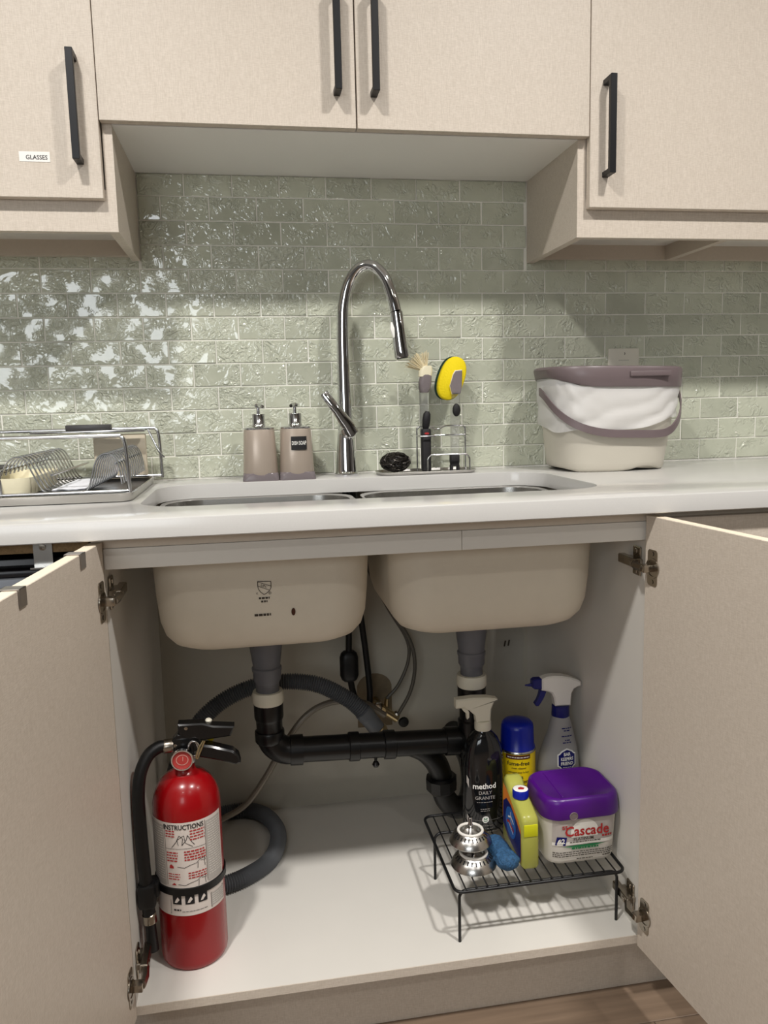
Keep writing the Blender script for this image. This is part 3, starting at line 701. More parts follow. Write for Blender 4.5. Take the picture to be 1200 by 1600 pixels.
solo(MB().tube(cr([(0.016, -0.042, 0.882), (0.024, -0.044, 0.78), (0.043, -0.046, 0.700), (0.088, -0.046, 0.60), (0.134, -0.046, 0.5161), (0.1375, -0.046, 0.462), (0.112, -0.05, 0.405), (0.082, -0.05, 0.372)], 8), 0.0043, 8), 'supply_tube', M['tube_grey'], 'grey faucet supply tube bending left to the brass valve', 'tube', smooth=60)
sv = thing('shutoff_valve', 'small brass shut-off valves at the pipe cut-out in the cabinet back', 'valve', (0.08, -0.05, 0.31))
mb = MB(); mb.tube([(0.060, YB - 0.001, 0.352), (0.066, -0.05, 0.352), (0.066, -0.075, 0.352)], 0.009, 12); mb.tube([(0.045, -0.055, 0.366), (0.105, -0.058, 0.322)], 0.0105, 12)
mb.tube([(0.080, -0.05, 0.345), (0.082, -0.05, 0.372)], 0.006, 10)
finish(mb, 'valve_body', M['brass'], sv)
finish(MB().tube([(0.094, -0.056, 0.330), (0.106, -0.058, 0.334)], 0.008, 10), 'compression_fitting', M['nickel'], sv)
finish(MB().box(0.050, 0.066, -0.082, -0.074, 0.356, 0.376, 0.003), 'compression_fitting', M['nickel'], sv)
finish(MB().lathe([(0.004, 0), (0.011, 0.002), (0.013, 0.006), (0.011, 0.011), (0, 0.012)], (0.118, -0.066, 0.318), 14, 'y'), 'handle', M['hose_black'], sv)

# clear document sleeve taped to the back panel
mb = MB(); nx, ny = 14, 12; vs = []
for j in range(ny + 1):
    for i in range(nx + 1):
        x = 0.345 + 0.095 * i / nx + (0.006 * noise.noise(Vector((j * 0.5, 3, 0)))); z = 0.375 + 0.150 * j / ny
        vs.append((x, YB - 0.004 - 0.007 * abs(noise.noise(Vector((i * 0.33, j * 0.33, 1.7)))), z))
mb.add(vs, [(j * (nx + 1) + i, j * (nx + 1) + i + 1, (j + 1) * (nx + 1) + i + 1, (j + 1) * (nx + 1) + i) for j in range(ny) for i in range(nx)])
sl = solo(mb, 'plastic_sleeve', M['sleeve'], 'crumpled clear plastic sleeve on the cabinet back behind the right drain', 'sleeve', smooth=60)
pp = Print(front_surf(0.392, YB - 0.0125)); pp.stroke([(-0.004, 0.468), (-0.001, 0.483)], 0.004).stroke([(0.006, 0.469), (0.009, 0.484)], 0.004); pp.done('printed_mark', M['ink'], sl)

# ================================================================== fire extinguisher
EX, EY, EZ, ER = -0.3545, -0.482, ZF, 0.0590
fe = thing('fire_extinguisher', 'red fire extinguisher with instruction label and black hose', 'fire extinguisher', (EX, EY, EZ))
prof = [(0, 0.003), (0.048, 0.003), (0.050, 0.0), (0.0545, 0.001), (0.0575, 0.006), (ER, 0.014), (ER, 0.283), (0.0583, 0.295), (0.0560, 0.307), (0.0515, 0.319), (0.0445, 0.331), (0.036, 0.3395), (0.027, 0.345), (0.0205, 0.349), (0.0185, 0.354), (0.0185, 0.366), (0, 0.366)]
finish(MB().lathe([(r_, EZ + h) for r_, h in prof], (EX, EY, 0), 56), 'cylinder', M['red'], fe, 50)
PH = R(6); cs = cyl_surf(EX, EY, ER, PH, 0.0005)
Z0, Z1 = EZ + 0.108, EZ + 0.280
pr = Print(cs); pr.rect(-0.088, 0.068, Z0, Z1, 48); lb = pr.done('label', M['paper'], fe)
cs2 = cyl_surf(EX, EY, ER, PH, 0.0009)
pr = Print(cs2); pr.rect(0.030, 0.064, EZ + 0.163, Z1 - 0.006, 12); pr.done('fine_print_panel', M['paper_grey'], fe)
pr = Print(cs2); pr.rect(-0.088, -0.045, EZ + 0.163, Z1 - 0.006, 12); pr.done('fine_print_panel', M['paper_grey'], fe)
pr = Print(cs2); pr.rect(0.034, 0.064, EZ + 0.113, EZ + 0.137, 12); pr.done('fine_print_panel', M['paper_grey'], fe)
cs3 = cyl_surf(EX, EY, ER, PH, 0.0013)
pr = Print(cs3); pr.text('INSTRUCTIONS', -0.009, Z1 - 0.0085, 0.0125, 0.018, 0.80)
for s_ in (-0.042, 0.0285): pr.rect(s_ - 0.0003, s_ + 0.0003, EZ + 0.165, Z1 - 0.003, 1)
pr.rect(-0.042, 0.0285, EZ + 0.2325, EZ + 0.2331, 10)
# picture line-work
pr.stroke([(-0.030, 0.330), (-0.022, 0.340), (-0.016, 0.352), (-0.010, 0.346), (-0.012, 0.334), (-0.004, 0.344), (-0.002, 0.352), (0.004, 0.340), (0.009, 0.333)], 0.0009)
pr.stroke([(-0.018, 0.334), (-0.020, 0.344), (-0.008, 0.352), (-0.006, 0.338), (0.006, 0.330)], 0.0008)
for zz in (0.2945, 0.262):
    pr.stroke([(-0.022, zz), (-0.010, zz - 0.002), (0.0, zz + 0.002), (0.010, zz + 0.004), (0.016, zz + 0.009), (0.024, zz + 0.011), (0.026, zz + 0.006), (0.018, zz + 0.007)], 0.0008).stroke([(0.013, zz + 0.005), (0.012, zz - 0.006)], 0.0007).stroke([(0.024, zz + 0.006), (0.025, zz - 0.005)], 0.0007)
for q in (-0.034, -0.012, 0.010): pr.rect(q, q + 0.0155, EZ + 0.130, EZ + 0.146, 4)
pr.lines(-0.033, -0.020, EZ + 0.118, 0.004, 1, 0.0028, 9).lines(-0.018, 0.026, EZ + 0.116, 0.003, 1, 0.0009, 10)
pr.stroke([(0.033, EZ + 0.112), (0.065, EZ + 0.112), (0.065, EZ + 0.138), (0.033, EZ + 0.138), (0.033, EZ + 0.112)], 0.0006)
pr.stroke([(-0.080, EZ + 0.112), (-0.038, EZ + 0.112), (-0.038, EZ + 0.138)], 0.0006)
pr.done('black_print', M['print_black'], fe)
cs4 = cyl_surf(EX, EY, ER, PH, 0.0017)
pr = Print(cs4)
for q in (-0.0335, -0.0115, 0.0105): pr.poly([(q + 0.003, EZ + 0.133), (q + 0.007, EZ + 0.133), (q + 0.012, EZ + 0.139), (q + 0.009, EZ + 0.144), (q + 0.005, EZ + 0.138)])
pr.done('pictogram', M['paper'], fe)
pr = Print(cs3)
pr.lines(-0.040, -0.024, 0.3585, 0.0048, 3, 0.0022, 11).lines(0.002, 0.027, 0.3575, 0.0052, 4, 0.0022, 12)
pr.lines(-0.040, -0.020, 0.3190, 0.0050, 4, 0.0024, 13).lines(-0.009, 0.027, 0.3205, 0.0050, 4, 0.0026, 14)
pr.lines(-0.039, -0.018, 0.2800, 0.0046, 3, 0.0018, 15).lines(-0.004, 0.027, 0.2810, 0.0046, 3, 0.0020, 16)
pr.poly([(-0.036, 0.2915), (-0.028, 0.2915), (-0.029, 0.296), (-0.033, 0.299), (-0.036, 0.296)]).poly([(-0.034, 0.2605), (-0.025, 0.2605), (-0.029, 0.265)])
pr.done('red_print', M['print_red'], fe)
cs5 = cyl_surf(EX, EY, ER, PH, 0.0012)
pr = Print(cs5); pr.lines(0.033, 0.062, Z1 - 0.011, 0.0045, 22, 0.0011, 21).lines(-0.085, -0.046, Z1 - 0.011, 0.0045, 22, 0.0011, 22).lines(0.036, 0.062, EZ + 0.133, 0.004, 5, 0.0009, 23)
pr.done('fine_print', M['label_white'], fe)
# strap with hose clip
mb = MB(); mb.lathe([(ER + 0.0005, EZ + 0.1465), (ER + 0.0030, EZ + 0.1470), (ER + 0.0030, EZ + 0.1595), (ER + 0.0005, EZ + 0.160)], (EX, EY, 0), 56, c0=False, c1=False)
finish(mb, 'strap', M['hose_black'], fe)
mb = MB(); mb.box(-0.4385, -0.405, -0.531, -0.500, EZ + 0.142, EZ + 0.168, 0.003); mb.box(-0.4400, -0.410, -0.5445, -0.516, EZ + 0.128, EZ + 0.172, 0.006)
finish(mb, 'hose_clip', M['hose_black'], fe)
hpth = cr([(-0.380, -0.488, 0.4915), (-0.395, -0.492, 0.4925), (-0.412, -0.502, 0.4830), (-0.4245, -0.515, 0.458), (-0.4290, -0.524, 0.42), (-0.4285, -0.528, 0.36), (-0.4265, -0.530, 0.29), (-0.4250, -0.530, 0.235), (-0.4235, -0.530, 0.205)], 8)
finish(MB().tube(hpth, 0.0108, 16), 'hose', M['hose_black'], fe, 60)
finish(MB().tube([(-0.3715, -0.486, 0.491), (-0.372, -0.486, 0.491), (-0.386, -0.489, 0.4917), (-0.3865, -0.489, 0.4917)], [0.008, 0.0122, 0.0122, 0.0110], 18), 'ferrule', M['nickel'], fe)
finish(MB().tube([(-0.4238, -0.530, 0.209), (-0.4237, -0.530, 0.2085), (-0.4228, -0.530, 0.193), (-0.4227, -0.530, 0.1925)], [0.0108, 0.0118, 0.0118, 0.0105], 18), 'ferrule', M['nickel'], fe)
finish(MB().tube([(-0.4230, -0.530, 0.196), (-0.4212, -0.530, 0.150), (-0.4208, -0.530, 0.140), (-0.4207, -0.530, 0.1385)], [0.0085, 0.0098, 0.0098, 0.0080], 16), 'nozzle', M['hose_black'], fe)
# valve, levers, gauge
mb = MB(); mb.lathe([(0.0195, EZ + 0.362), (0.0215, EZ + 0.365), (0.0215, EZ + 0.374), (0.0180, EZ + 0.377)], (EX, EY, 0), 32)
finish(mb, 'collar', M['chrome'], fe)
mb = MB(); mb.box(EX - 0.016, EX + 0.020, EY - 0.013, EY + 0.013, EZ + 0.374, EZ + 0.412, 0.004)
mb.prism([(-0.374, 0.486), (-0.364, 0.478), (-0.335, 0.476), (-0.322, 0.490), (-0.322, 0.508), (-0.362, 0.513), (-0.372, 0.502)], EY - 0.012, EY + 0.012, 'xz', 0.002)
finish(mb, 'valve_body', M['black_gloss'], fe)
ext_black = M['hose_black']
mb = MB(); mb.prism([(-0.3605, 0.511), (-0.3605, 0.531), (-0.318, 0.5295), (-0.300, 0.523), (-0.2640, 0.5185), (-0.2715, 0.5015), (-0.315, 0.4985), (-0.340, 0.500)], EY - 0.0125, EY + 0.0125, 'xz', 0.0025)
tl = finish(mb, 'squeeze_lever', M['black_gloss'], fe)
finish(MB().lathe([(0.0032, 0.0), (0.003, 0.0012), (0, 0.0015)], (-0.3465, EY - 0.0125, 0.5235), 10, 'y'), 'rivet', M['nickel'], tl)
finish(MB().lathe([(0.0030, 0.0), (0.003, 0.0012), (0, 0.0015)], (-0.3665, EY - 0.012, 0.4935), 10, 'y'), 'rivet', M['nickel'], tl)
mb = MB(); mb.prism([(-0.3245, 0.4905), (-0.306, 0.4870), (-0.2690, 0.4740), (-0.2590, 0.4640), (-0.2560, 0.4500), (-0.2650, 0.4475), (-0.2900, 0.4570), (-0.3270, 0.4680)], EY - 0.0125, EY + 0.0125, 'xz', 0.003)
finish(mb, 'carry_handle', M['black_gloss'], fe)
gy = EY - 0.0215
gx, gz = -0.3545, 0.4735
mb = MB(); mb.tube([(gx, EY - 0.010, gz), (gx, gy + 0.004, gz)], 0.0085, 12); mb.lathe([(0.0125, -0.004), (0.0185, 0.0), (0.0195, 0.006), (0.0185, 0.0095), (0.0165, 0.0095), (0.0160, 0.006)], (gx, gy, gz), 32, 'y', True, False)
ga = finish(mb, 'gauge', M['chrome'], fe)
finish(MB().lathe([(0.0162, 0.005), (0.0162, 0.0064), (0, 0.0066)], (gx, gy, gz), 28, 'y'), 'gauge_face', M['gauge_face'], ga)
pr = Print(lambda a, t: Vector((gx + a, gy - 0.0070, gz + t)))
pr.stroke([(0.010 * math.cos(k * 0.35), 0.009 * math.sin(k * 0.35)) for k in range(19)], 0.0014).stroke([(0.001, -0.002), (0.0015, 0.006)], 0.0010); pr.done('gauge_needle', M['gauge_ring'], ga)
mb = MB(); rg = [(-0.3345 + 0.0095 * math.cos(t * 0.314), EY - 0.0165 - 0.003 * math.sin(t * 0.314), 0.4870 + 0.0145 * math.sin(t * 0.314)) for t in range(20)]
mb.tube(rg, 0.0013, 8, closed=True); rg = [(-0.3365 + 0.0085 * math.cos(t * 0.314), EY - 0.0175, 0.4865 + 0.0150 * math.sin(t * 0.314)) for t in range(20)]; mb.tube(rg, 0.0012, 8, closed=True)
finish(mb, 'pull_pin_ring', M['chrome'], fe, 60)
mb = MB(); mb.tube(cr([(-0.318, EY - 0.015, 0.499), (-0.326, EY - 0.020, 0.488), (-0.3315, EY - 0.021, 0.474), (-0.3290, EY - 0.020, 0.470), (-0.3265, EY - 0.019, 0.476), (-0.316, EY - 0.014, 0.498)], 6), 0.0016, 8)
finish(mb, 'seal_loop', M['brass'], fe)
mb = MB(); mb.tube([(-0.3165, EY + 0.016, 0.505), (-0.312, EY + 0.017, 0.494), (-0.303, EY + 0.017, 0.488)], [0.004, 0.007, 0.006], 10)
finish(mb, 'tamper_seal', M['yellow_seal'], fe)
finish(MB().lathe([(0.006, 0.525), (0.0065, 0.5275), (0.004, 0.5305), (0, 0.531)], (-0.309, EY + 0.006, 0), 12), 'seal_knob', M['cream_plastic'], fe)

# ================================================================== wire rack with cleaning supplies
KZ = 0.200
wr = thing('wire_shelf_rack', 'low black wire shelf rack holding cleaning supplies on the cabinet floor', 'wire rack', (0.28, -0.44, ZF))
X0, X1, Y0, Y1, wr_ = 0.114, 0.4405, -0.569, -0.300, 0.0024
loop = [(x, y, KZ - 0.0005) for x, y in rr((X0 + X1) / 2, (Y0 + Y1) / 2, X1 - X0, Y1 - Y0, 0.016, 5)]
finish(MB().tube(loop, 0.0030, 10, closed=True), 'outer_frame', M['wire_black'], wr, 60)
for yy, xa, xb in ((-0.557, 0.1235, 0.4290), (-0.362, 0.1235, 0.4290)):
    pth = [(xa, yy, ZF)] + [(xa, yy, KZ - 0.018)] + [(xa + 0.014 - 0.014 * math.cos(R(a)), yy, KZ - 0.019 + 0.014 * math.sin(R(a))) for a in range(15, 91, 15)]
    pth += [(xb - 0.014 + 0.014 * math.cos(R(a)), yy, KZ - 0.019 + 0.014 * math.sin(R(a))) for a in range(90, 0, -15)] + [(xb, yy, KZ - 0.018), (xb, yy, ZF)]
    finish(MB().tube(pth, 0.0029, 10), 'leg_frame', M['wire_black'], wr, 60)
wme = None
for i in range(15):
    x = 0.1345 + i * 0.0206
    if wme is None:
        o = finish(MB().tube([(x, Y0 - 0.001, KZ - 0.0002), (x, Y1 + 0.001, KZ - 0.0002)], 0.0016, 6), 'wire', M['wire_black'], wr, 60); wme = o; wx = x
    else:
        o = wme.copy(); COL.objects.link(o); o.location.x = x - wx
TOPZ = KZ + 0.0015

# --- spray bottle, smoky black
mt = thing('spray_bottle', 'black daily granite cleaner spray bottle with cream trigger', 'spray bottle', (0.228, -0.362, TOPZ))
bx_, by_ = 0.228, -0.362
sec = [(0.036, 0.026, 0.0), (0.0415, 0.0305, 0.003), (0.0432, 0.032, 0.010), (0.0428, 0.032, 0.07), (0.0424, 0.0315, 0.13), (0.0410, 0.030, 0.155), (0.0370, 0.028, 0.176), (0.0300, 0.024, 0.193), (0.0215, 0.0195, 0.204), (0.0155, 0.0155, 0.209), (0.0148, 0.0148, 0.216)]
finish(MB().zloft([(sup(bx_, by_, a, b2, 2.25, 44), TOPZ + h) for a, b2, h in sec]), 'bottle', M['dark_bottle'], mt, 60)
def msurf(eps): return lambda a, t: Vector((bx_ + a - 0.012, by_ - 0.0318 * max(0.0, 1 - abs((a - 0.012) / 0.0428) ** 2.25) ** (1 / 2.25) - eps, t))
pr = Print(msurf(0.0006)); pr.text('method', 0.006, 0.3035, 0.0165, 0.015, 0.92); pr.done('brand_print', M['print_white'], mt)
pr = Print(msurf(0.0006)); pr.text('DAILY', 0.007, 0.2895, 0.0100, 0.0).text('GRANITE', 0.007, 0.2785, 0.0100, 0.0).lines(-0.010, 0.022, 0.2690, 0.004, 1, 0.0010, 31).lines(-0.003, 0.016, 0.2545, 0.004, 2, 0.0009, 32)
pr.rect(-0.026, 0.046, 0.2305, 0.2309, 20).lines(-0.016, 0.024, 0.2185, 0.0065, 3, 0.0007, 33); pr.done('fine_print', M['paper_grey'], mt)
pr = Print(msurf(0.0009)); pr.disc((0.007, 0.2325), 0.0072); bd = pr.done('badge', M['print_white'], mt)
pr = Print(msurf(0.0013)); pr.poly([(0.003, 0.236), (0.006, 0.235), (0.007, 0.232), (0.004, 0.233)]).poly([(0.011, 0.236), (0.008, 0.235), (0.007, 0.232), (0.010, 0.233)]).stroke([(0.003, 0.230), (0.007, 0.2285), (0.011, 0.230)], 0.0012); pr.done('badge_leaf', M['green'], mt)
pr = Print(lambda a, t: Vector((bx_ - 0.0405 + 0.004 * (a / 0.01) ** 2, by_ - 0.013 + a, t))); 
pr.poly([(-0.010, 0.300), (-0.004, 0.309), (-0.004, 0.325), (-0.010, 0.318)]).poly([(-0.010, 0.220), (-0.004, 0.228), (-0.004, 0.242), (-0.010, 0.236)]); pr.done('side_sticker', M['paper_grey'], mt)
mb = MB(); mb.lathe([(0.0165, TOPZ + 0.211), (0.0172, TOPZ + 0.213), (0.0168, TOPZ + 0.228), (0.015, TOPZ + 0.230)], (bx_, by_, 0), 24)
finish(mb, 'collar', M['cream_plastic'], mt)
mb = MB(); mb.prism([(0.170, 0.482), (0.205, 0.4835), (0.236, 0.4815), (0.257, 0.4765), (0.2575, 0.4735), (0.249, 0.4700), (0.2435, 0.456), (0.2415, 0.430), (0.2125, 0.430), (0.2105, 0.445), (0.203, 0.452), (0.197, 0.458), (0.189, 0.461), (0.188, 0.4635), (0.170, 0.4635)], by_ - 0.0115, by_ + 0.0115, 'xz', 0.003)
hd = finish(mb, 'trigger_head', M['cream_plastic'], mt)
finish(MB().prism([(0.1815, 0.4640), (0.192, 0.4635), (0.1985, 0.452), (0.1985, 0.441), (0.194, 0.437), (0.1925, 0.450), (0.186, 0.456)], by_ - 0.006, by_ + 0.006, 'xz', 0.001), 'trigger', M['cream_plastic'], hd)

# --- oven cleaner can
cx_, cy_ = 0.3135, -0.327; CR_ = 0.0380
cn = thing('aerosol_can', 'yellow aerosol oven cleaner can with a blue cap', 'aerosol can', (cx_, cy_, TOPZ))
finish(MB().lathe([(0.030, TOPZ), (0.0365, TOPZ + 0.0005), (0.0375, TOPZ + 0.003), (CR_, TOPZ + 0.006), (CR_, 0.348)], (cx_, cy_, 0), 40), 'can', M['yellow'], cn)
finish(MB().lathe([(CR_, 0.348), (CR_ + 0.0006, 0.350), (0.0370, 0.3535), (0.034, 0.355)], (cx_, cy_, 0), 40), 'rim', M['steel'], cn)
finish(MB().lathe([(0.0372, 0.3525), (0.0372, 0.3555), (0.0352, 0.358), (0.0340, 0.396), (0.0325, 0.4035), (0.028, 0.408), (0.015, 0.410), (0, 0.4105)], (cx_, cy_, 0), 40), 'cap', M['blue_cap'], cn, 50)
pa = math.atan2(-0.212 - cx_, 1.838 + cy_)
pr = Print(cyl_surf(cx_, cy_, CR_, pa)); pr.rect(-0.025, 0.029, 0.3385, 0.3475, 16); pr.done('brown_band', M['brown_print'], cn)
pr = Print(cyl_surf(cx_, cy_, CR_, pa, 0.0007)); pr.text('fume-free', 0.003, 0.3290, 0.0125, 0.014, 0.98).text('oven cleaner', 0.004, 0.3195, 0.0060, 0.01).text('nettoyant pour le four', 0.003, 0.3105, 0.0058, 0.01, 0.85).text('sans', 0.003, 0.3000, 0.0115, 0.012).text('émanations', 0.004, 0.2900, 0.0115, 0.012, 0.9).lines(-0.016, 0.022, 0.281, 0.006, 2, 0.0013, 41)
pr.done('black_print', M['print_black'], cn)
pr = Print(cyl_surf(cx_, cy_, CR_, pa, 0.0007)); pr.lines(-0.021, 0.026, 0.3415, 0.004, 1, 0.0022, 42); pr.done('white_print', M['label_white'], cn)

# --- grey spray cleaner
gx_, gy_ = 0.4025, -0.334
bk = thing('spray_bottle', 'grey translucent spray bottle with white trigger head and navy collar', 'spray bottle', (gx_, gy_, TOPZ))
sec = [(0.4025, 0.036, 0.020, TOPZ), (0.4025, 0.0425, 0.026, TOPZ + 0.004), (0.4025, 0.0450, 0.0285, 0.225), (0.4020, 0.0455, 0.029, 0.27), (0.4018, 0.0450, 0.0285, 0.305), (0.4030, 0.0415, 0.028, 0.333), (0.4055, 0.0345, 0.026, 0.357), (0.4070, 0.0270, 0.023, 0.380), (0.4070, 0.0225, 0.021, 0.398), (0.4065, 0.0195, 0.0195, 0.410), (0.4065, 0.0178, 0.0178, 0.416)]
finish(MB().zloft([(sup(x, gy_, a, b2, 2.3, 44), h) for x, a, b2, h in sec]), 'bottle', M['bkf_bottle'], bk, 60)
finish(MB().lathe([(0.0180, 0.413), (0.0190, 0.415), (0.0182, 0.436), (0.0165, 0.4375)], (0.4065, gy_, 0), 28), 'collar', M['navy'], bk)
def bp(u, v): return (0.3324 + (u - 822) * 0.00141, 0.4852 - (v - 1073) * 0.00138 - (u - 822) * 0.00010)
mb = MB(); mb.prism([bp(*q) for q in [(843, 1061), (851, 1057.5), (862, 1056), (876, 1056.5), (888, 1059), (900, 1063), (904, 1066), (904, 1072), (899, 1073.5), (893, 1077), (889.5, 1084), (888, 1103), (864, 1104), (861.5, 1090), (858, 1083), (850, 1080), (843, 1079)]], gy_ - 0.0115, gy_ + 0.0115, 'xz', 0.003)
hd = finish(mb, 'trigger_head', M['label_white'], bk)
mb = MB(); mb.prism([bp(*q) for q in [(829, 1064), (833, 1061.5), (843, 1061), (843.5, 1077.5), (832, 1077), (829, 1075)]], gy_ - 0.0095, gy_ + 0.0095, 'xz', 0.002)
mb.tube([(bp(829, 1072)[0], gy_, bp(829, 1072)[1]), (bp(819, 1072.5)[0], gy_, bp(819, 1072.5)[1])], [0.004, 0.0015], 8)
finish(mb, 'nozzle', M['navy'], hd)
finish(MB().prism([bp(*q) for q in [(841.5, 1079.5), (851, 1082), (848, 1090), (843, 1099), (839, 1104.5), (835, 1104.5), (833, 1101), (837, 1095), (840, 1087)]], gy_ - 0.006, gy_ + 0.006, 'xz', 0.0012), 'trigger', M['navy'], hd)
def bsurf(eps):
    def f(a, t):
        t = t + 0.027
        for (x0, a0, b0, h0), (x1, a1, b1, h1) in zip(sec, sec[1:]):
            if h0 <= t <= h1: break
        q = (t - h0) / (h1 - h0); cx = x0 + (x1 - x0) * q; aa = a0 + (a1 - a0) * q; bb = b0 + (b1 - b0) * q; x = gx_ + 0.007 + a
        return Vector((x, gy_ - bb * max(0.0, 1 - abs((x - cx) / aa) ** 2.3) ** (1 / 2.3) - eps, t))
    return f
shp = [(-0.0195, 0.312), (-0.016, 0.3135), (-0.012, 0.318), (-0.005, 0.3215), (0.0, 0.3235), (0.005, 0.3215), (0.012, 0.318), (0.016, 0.3135), (0.0195, 0.312), (0.0195, 0.288), (0.016, 0.2865), (0.011, 0.281), (0.0, 0.277), (-0.011, 0.281), (-0.016, 0.2865), (-0.0195, 0.288)]
pr = Print(bsurf(0.0020)); pr.poly([(a * 1.06, 0.3002 + (t - 0.3002) * 1.07) for a, t in shp]); pr.done('badge_border', M['print_white'], bk)
pr = Print(bsurf(0.0026)); pr.poly([(a * 0.94, 0.3002 + (t - 0.3002) * 0.93) for a, t in shp]); pr.done('badge', M['navy'], bk)
pr = Print(bsurf(0.0032)); pr.text('BAR', 0, 0.3125, 0.0098, 0.022, 0.85).text('KEEPERS', 0, 0.3025, 0.0098, 0.022, 0.76).text('FRIEND', 0, 0.2925, 0.0098, 0.022, 0.85).lines(-0.009, 0.009, 0.2842, 0.004, 1, 0.0010, 51); pr.done('badge_lettering', M['print_white'], bk)
pr = Print(bsurf(0.0018)); pr.lines(-0.009, 0.013, 0.3655, 0.004, 1, 0.0022, 52).lines(-0.005, 0.010, 0.3605, 0.004, 1, 0.0022, 53).lines(-0.010, 0.014, 0.3490, 0.004, 1, 0.0022, 54).lines(-0.003, 0.009, 0.3405, 0.004, 1, 0.0022, 55).lines(-0.008, 0.012, 0.3355, 0.004, 1, 0.0022, 56); pr.done('navy_print', M['navy'], bk)

# --- purple-lidded detergent tub
tx, ty = 0.3735, -0.4730
tu = thing('detergent_tub', 'dishwasher detergent tub with purple lid at the front of the wire rack', 'tub', (tx, ty, TOPZ))
sec = [(0.124, 0.100, 0.024, TOPZ), (0.134, 0.110, 0.027, TOPZ + 0.003), (0.138, 0.114, 0.028, TOPZ + 0.010), (0.148, 0.121, 0.030, 0.304), (0.147, 0.120, 0.030, 0.308)]
finish(MB().zloft([(rr(tx, ty, w, d, r_, 8), z) for w, d, r_, z in sec]), 'tub', M['tub'], tu, 50)
sec = [(0.149, 0.122, 0.030, 0.2970), (0.1565, 0.131, 0.034, 0.2965), (0.1580, 0.133, 0.035, 0.299), (0.1545, 0.130, 0.036, 0.324), (0.1520, 0.127, 0.036, 0.331), (0.1450, 0.120, 0.035, 0.3350), (0.1370, 0.112, 0.034, 0.3358), (0.1340, 0.109, 0.033, 0.3345)]
ld = finish(MB().zloft([(rr(tx, ty, w, d, r_, 8), z) for w, d, r_, z in sec]), 'lid', M['purple'], tu, 50)
finish(MB().box(tx - 0.0400, tx - 0.0375, ty - 0.050, ty + 0.050, 0.3338, 0.3352, 0.0005, 1), 'lid_ridge', M['purple'], ld)
mb = MB(); L = [[(tx - 0.0235 + r_ * math.cos(k * 0.314), ty - 0.0662 - h, 0.3030 + r_ * math.sin(k * 0.314)) for k in range(20)] for r_, h in ((0.0085, 0.0), (0.0080, 0.0012), (0.0068, 0.0012), (0.0064, 0.0005))]
mb.loft(L, False, True); finish(mb, 'lid_button', M['mauve'], ld)
def tsurf(eps):
    def f(a, t):
        w = 0.0690 + (t - 0.2135) * 0.0552 - 0.029; y = ty - 0.0572 - (t - 0.2135) * 0.0385; q = abs(a); sg = 1 if a > 0 else -1
        if q <= w: return Vector((tx + a, y - eps, t))
        th = (q - w) / 0.029
        return Vector((tx + sg * (w + (0.029 + eps) * math.sin(th)), y + 0.029 - (0.029 + eps) * math.cos(th), t))
    return f
pr = Print(tsurf(0.0006)); pr.rect(-0.062, 0.062, 0.2490, 0.2940, 24); pr.done('label_panel', M['tub_grey'], tu)
pr = Print(tsurf(0.0011)); pr.poly([(0.001 + 0.0275 * math.cos(R(a)), 0.2660 + 0.0265 * math.sin(R(a))) for a in range(-20, 201, 10)]).rect(-0.062, 0.062, 0.2420, 0.2490, 24); pr.done('label_white', M['label_white'], tu)
pr = Print(tsurf(0.0018)); pr.text('Cascade', 0.0055, 0.2690, 0.0285, 0.022, 0.92); pr.lines(-0.044, -0.034, 0.280, 0.004, 2, 0.0024, 61).lines(0.036, 0.056, 0.2535, 0.004, 1, 0.0042, 60); pr.done('brand_print', M['print_red'], tu)
pr = Print(tsurf(0.0016)); pr.poly([(-0.044, 0.2390), (-0.020, 0.2370), (0.02, 0.2370), (0.044, 0.2400), (0.02, 0.2410), (-0.020, 0.2405)]).lines(-0.024, 0.030, 0.2330, 0.004, 1, 0.0036, 62); pr.done('green_swoosh', M['green'], tu)
pr = Print(tsurf(0.0020)); pr.text('PLATINUM', -0.001, 0.2535, 0.0084, 0.012, 1.0).lines(-0.028, 0.034, 0.2470, 0.003, 1, 0.0018, 63).lines(-0.060, 0.060, 0.2270, 0.0040, 3, 0.0017, 64).lines(-0.014, 0.018, 0.2120, 0.004, 1, 0.0018, 65).lines(0.038, 0.055, 0.2140, 0.004, 1, 0.0026, 66); pr.done('fine_print', M['ink'], tu)
pr = Print(tsurf(0.0020)); pr.poly([(-0.056, 0.2440), (-0.037, 0.2420), (-0.034, 0.2590), (-0.053, 0.2610)]); pr.done('badge', M['navy'], tu)
pr = Print(tsurf(0.0025)); pr.text('62', -0.0450, 0.2515, 0.0135, 0.02); pr.done('badge_lettering', M['print_white'], tu)

# --- rinse-aid bottle, edge-on
fb = thing('rinse_aid_bottle', 'slim lime-yellow rinse aid bottle with blue cap left of the detergent tub', 'bottle', (0.270, -0.47, TOPZ))
fx0, fx1 = 0.2530, 0.2865
py = [(-0.5275, TOPZ), (-0.5300, TOPZ + 0.004), (-0.5285, 0.292), (-0.5260, 0.301), (-0.5160, 0.3065), (-0.4880, 0.3165), (-0.4580, 0.3225), (-0.4470, 0.3330), (-0.4330, 0.3415), (-0.4200, 0.3390), (-0.4140, 0.3270), (-0.4110, TOPZ + 0.004), (-0.4140, TOPZ)]
finish(MB().prism(py, fx0, fx1, 'yz', 0.005), 'bottle', M['lime'], fb, 50)
finish(MB().box(fx0 + 0.003, fx1 - 0.003, -0.5303, -0.5270, 0.266, 0.290, 0.0015), 'liquid_window', M['lime_liquid'], fb)
cp = MB(); cp.lathe([(0.0140, 0.3175), (0.0155, 0.3190), (0.0155, 0.3330), (0.0145, 0.3345)], (0.2690, -0.474, 0), 26)
cpo = finish(cp, 'cap', M['blue_cap'], fb)
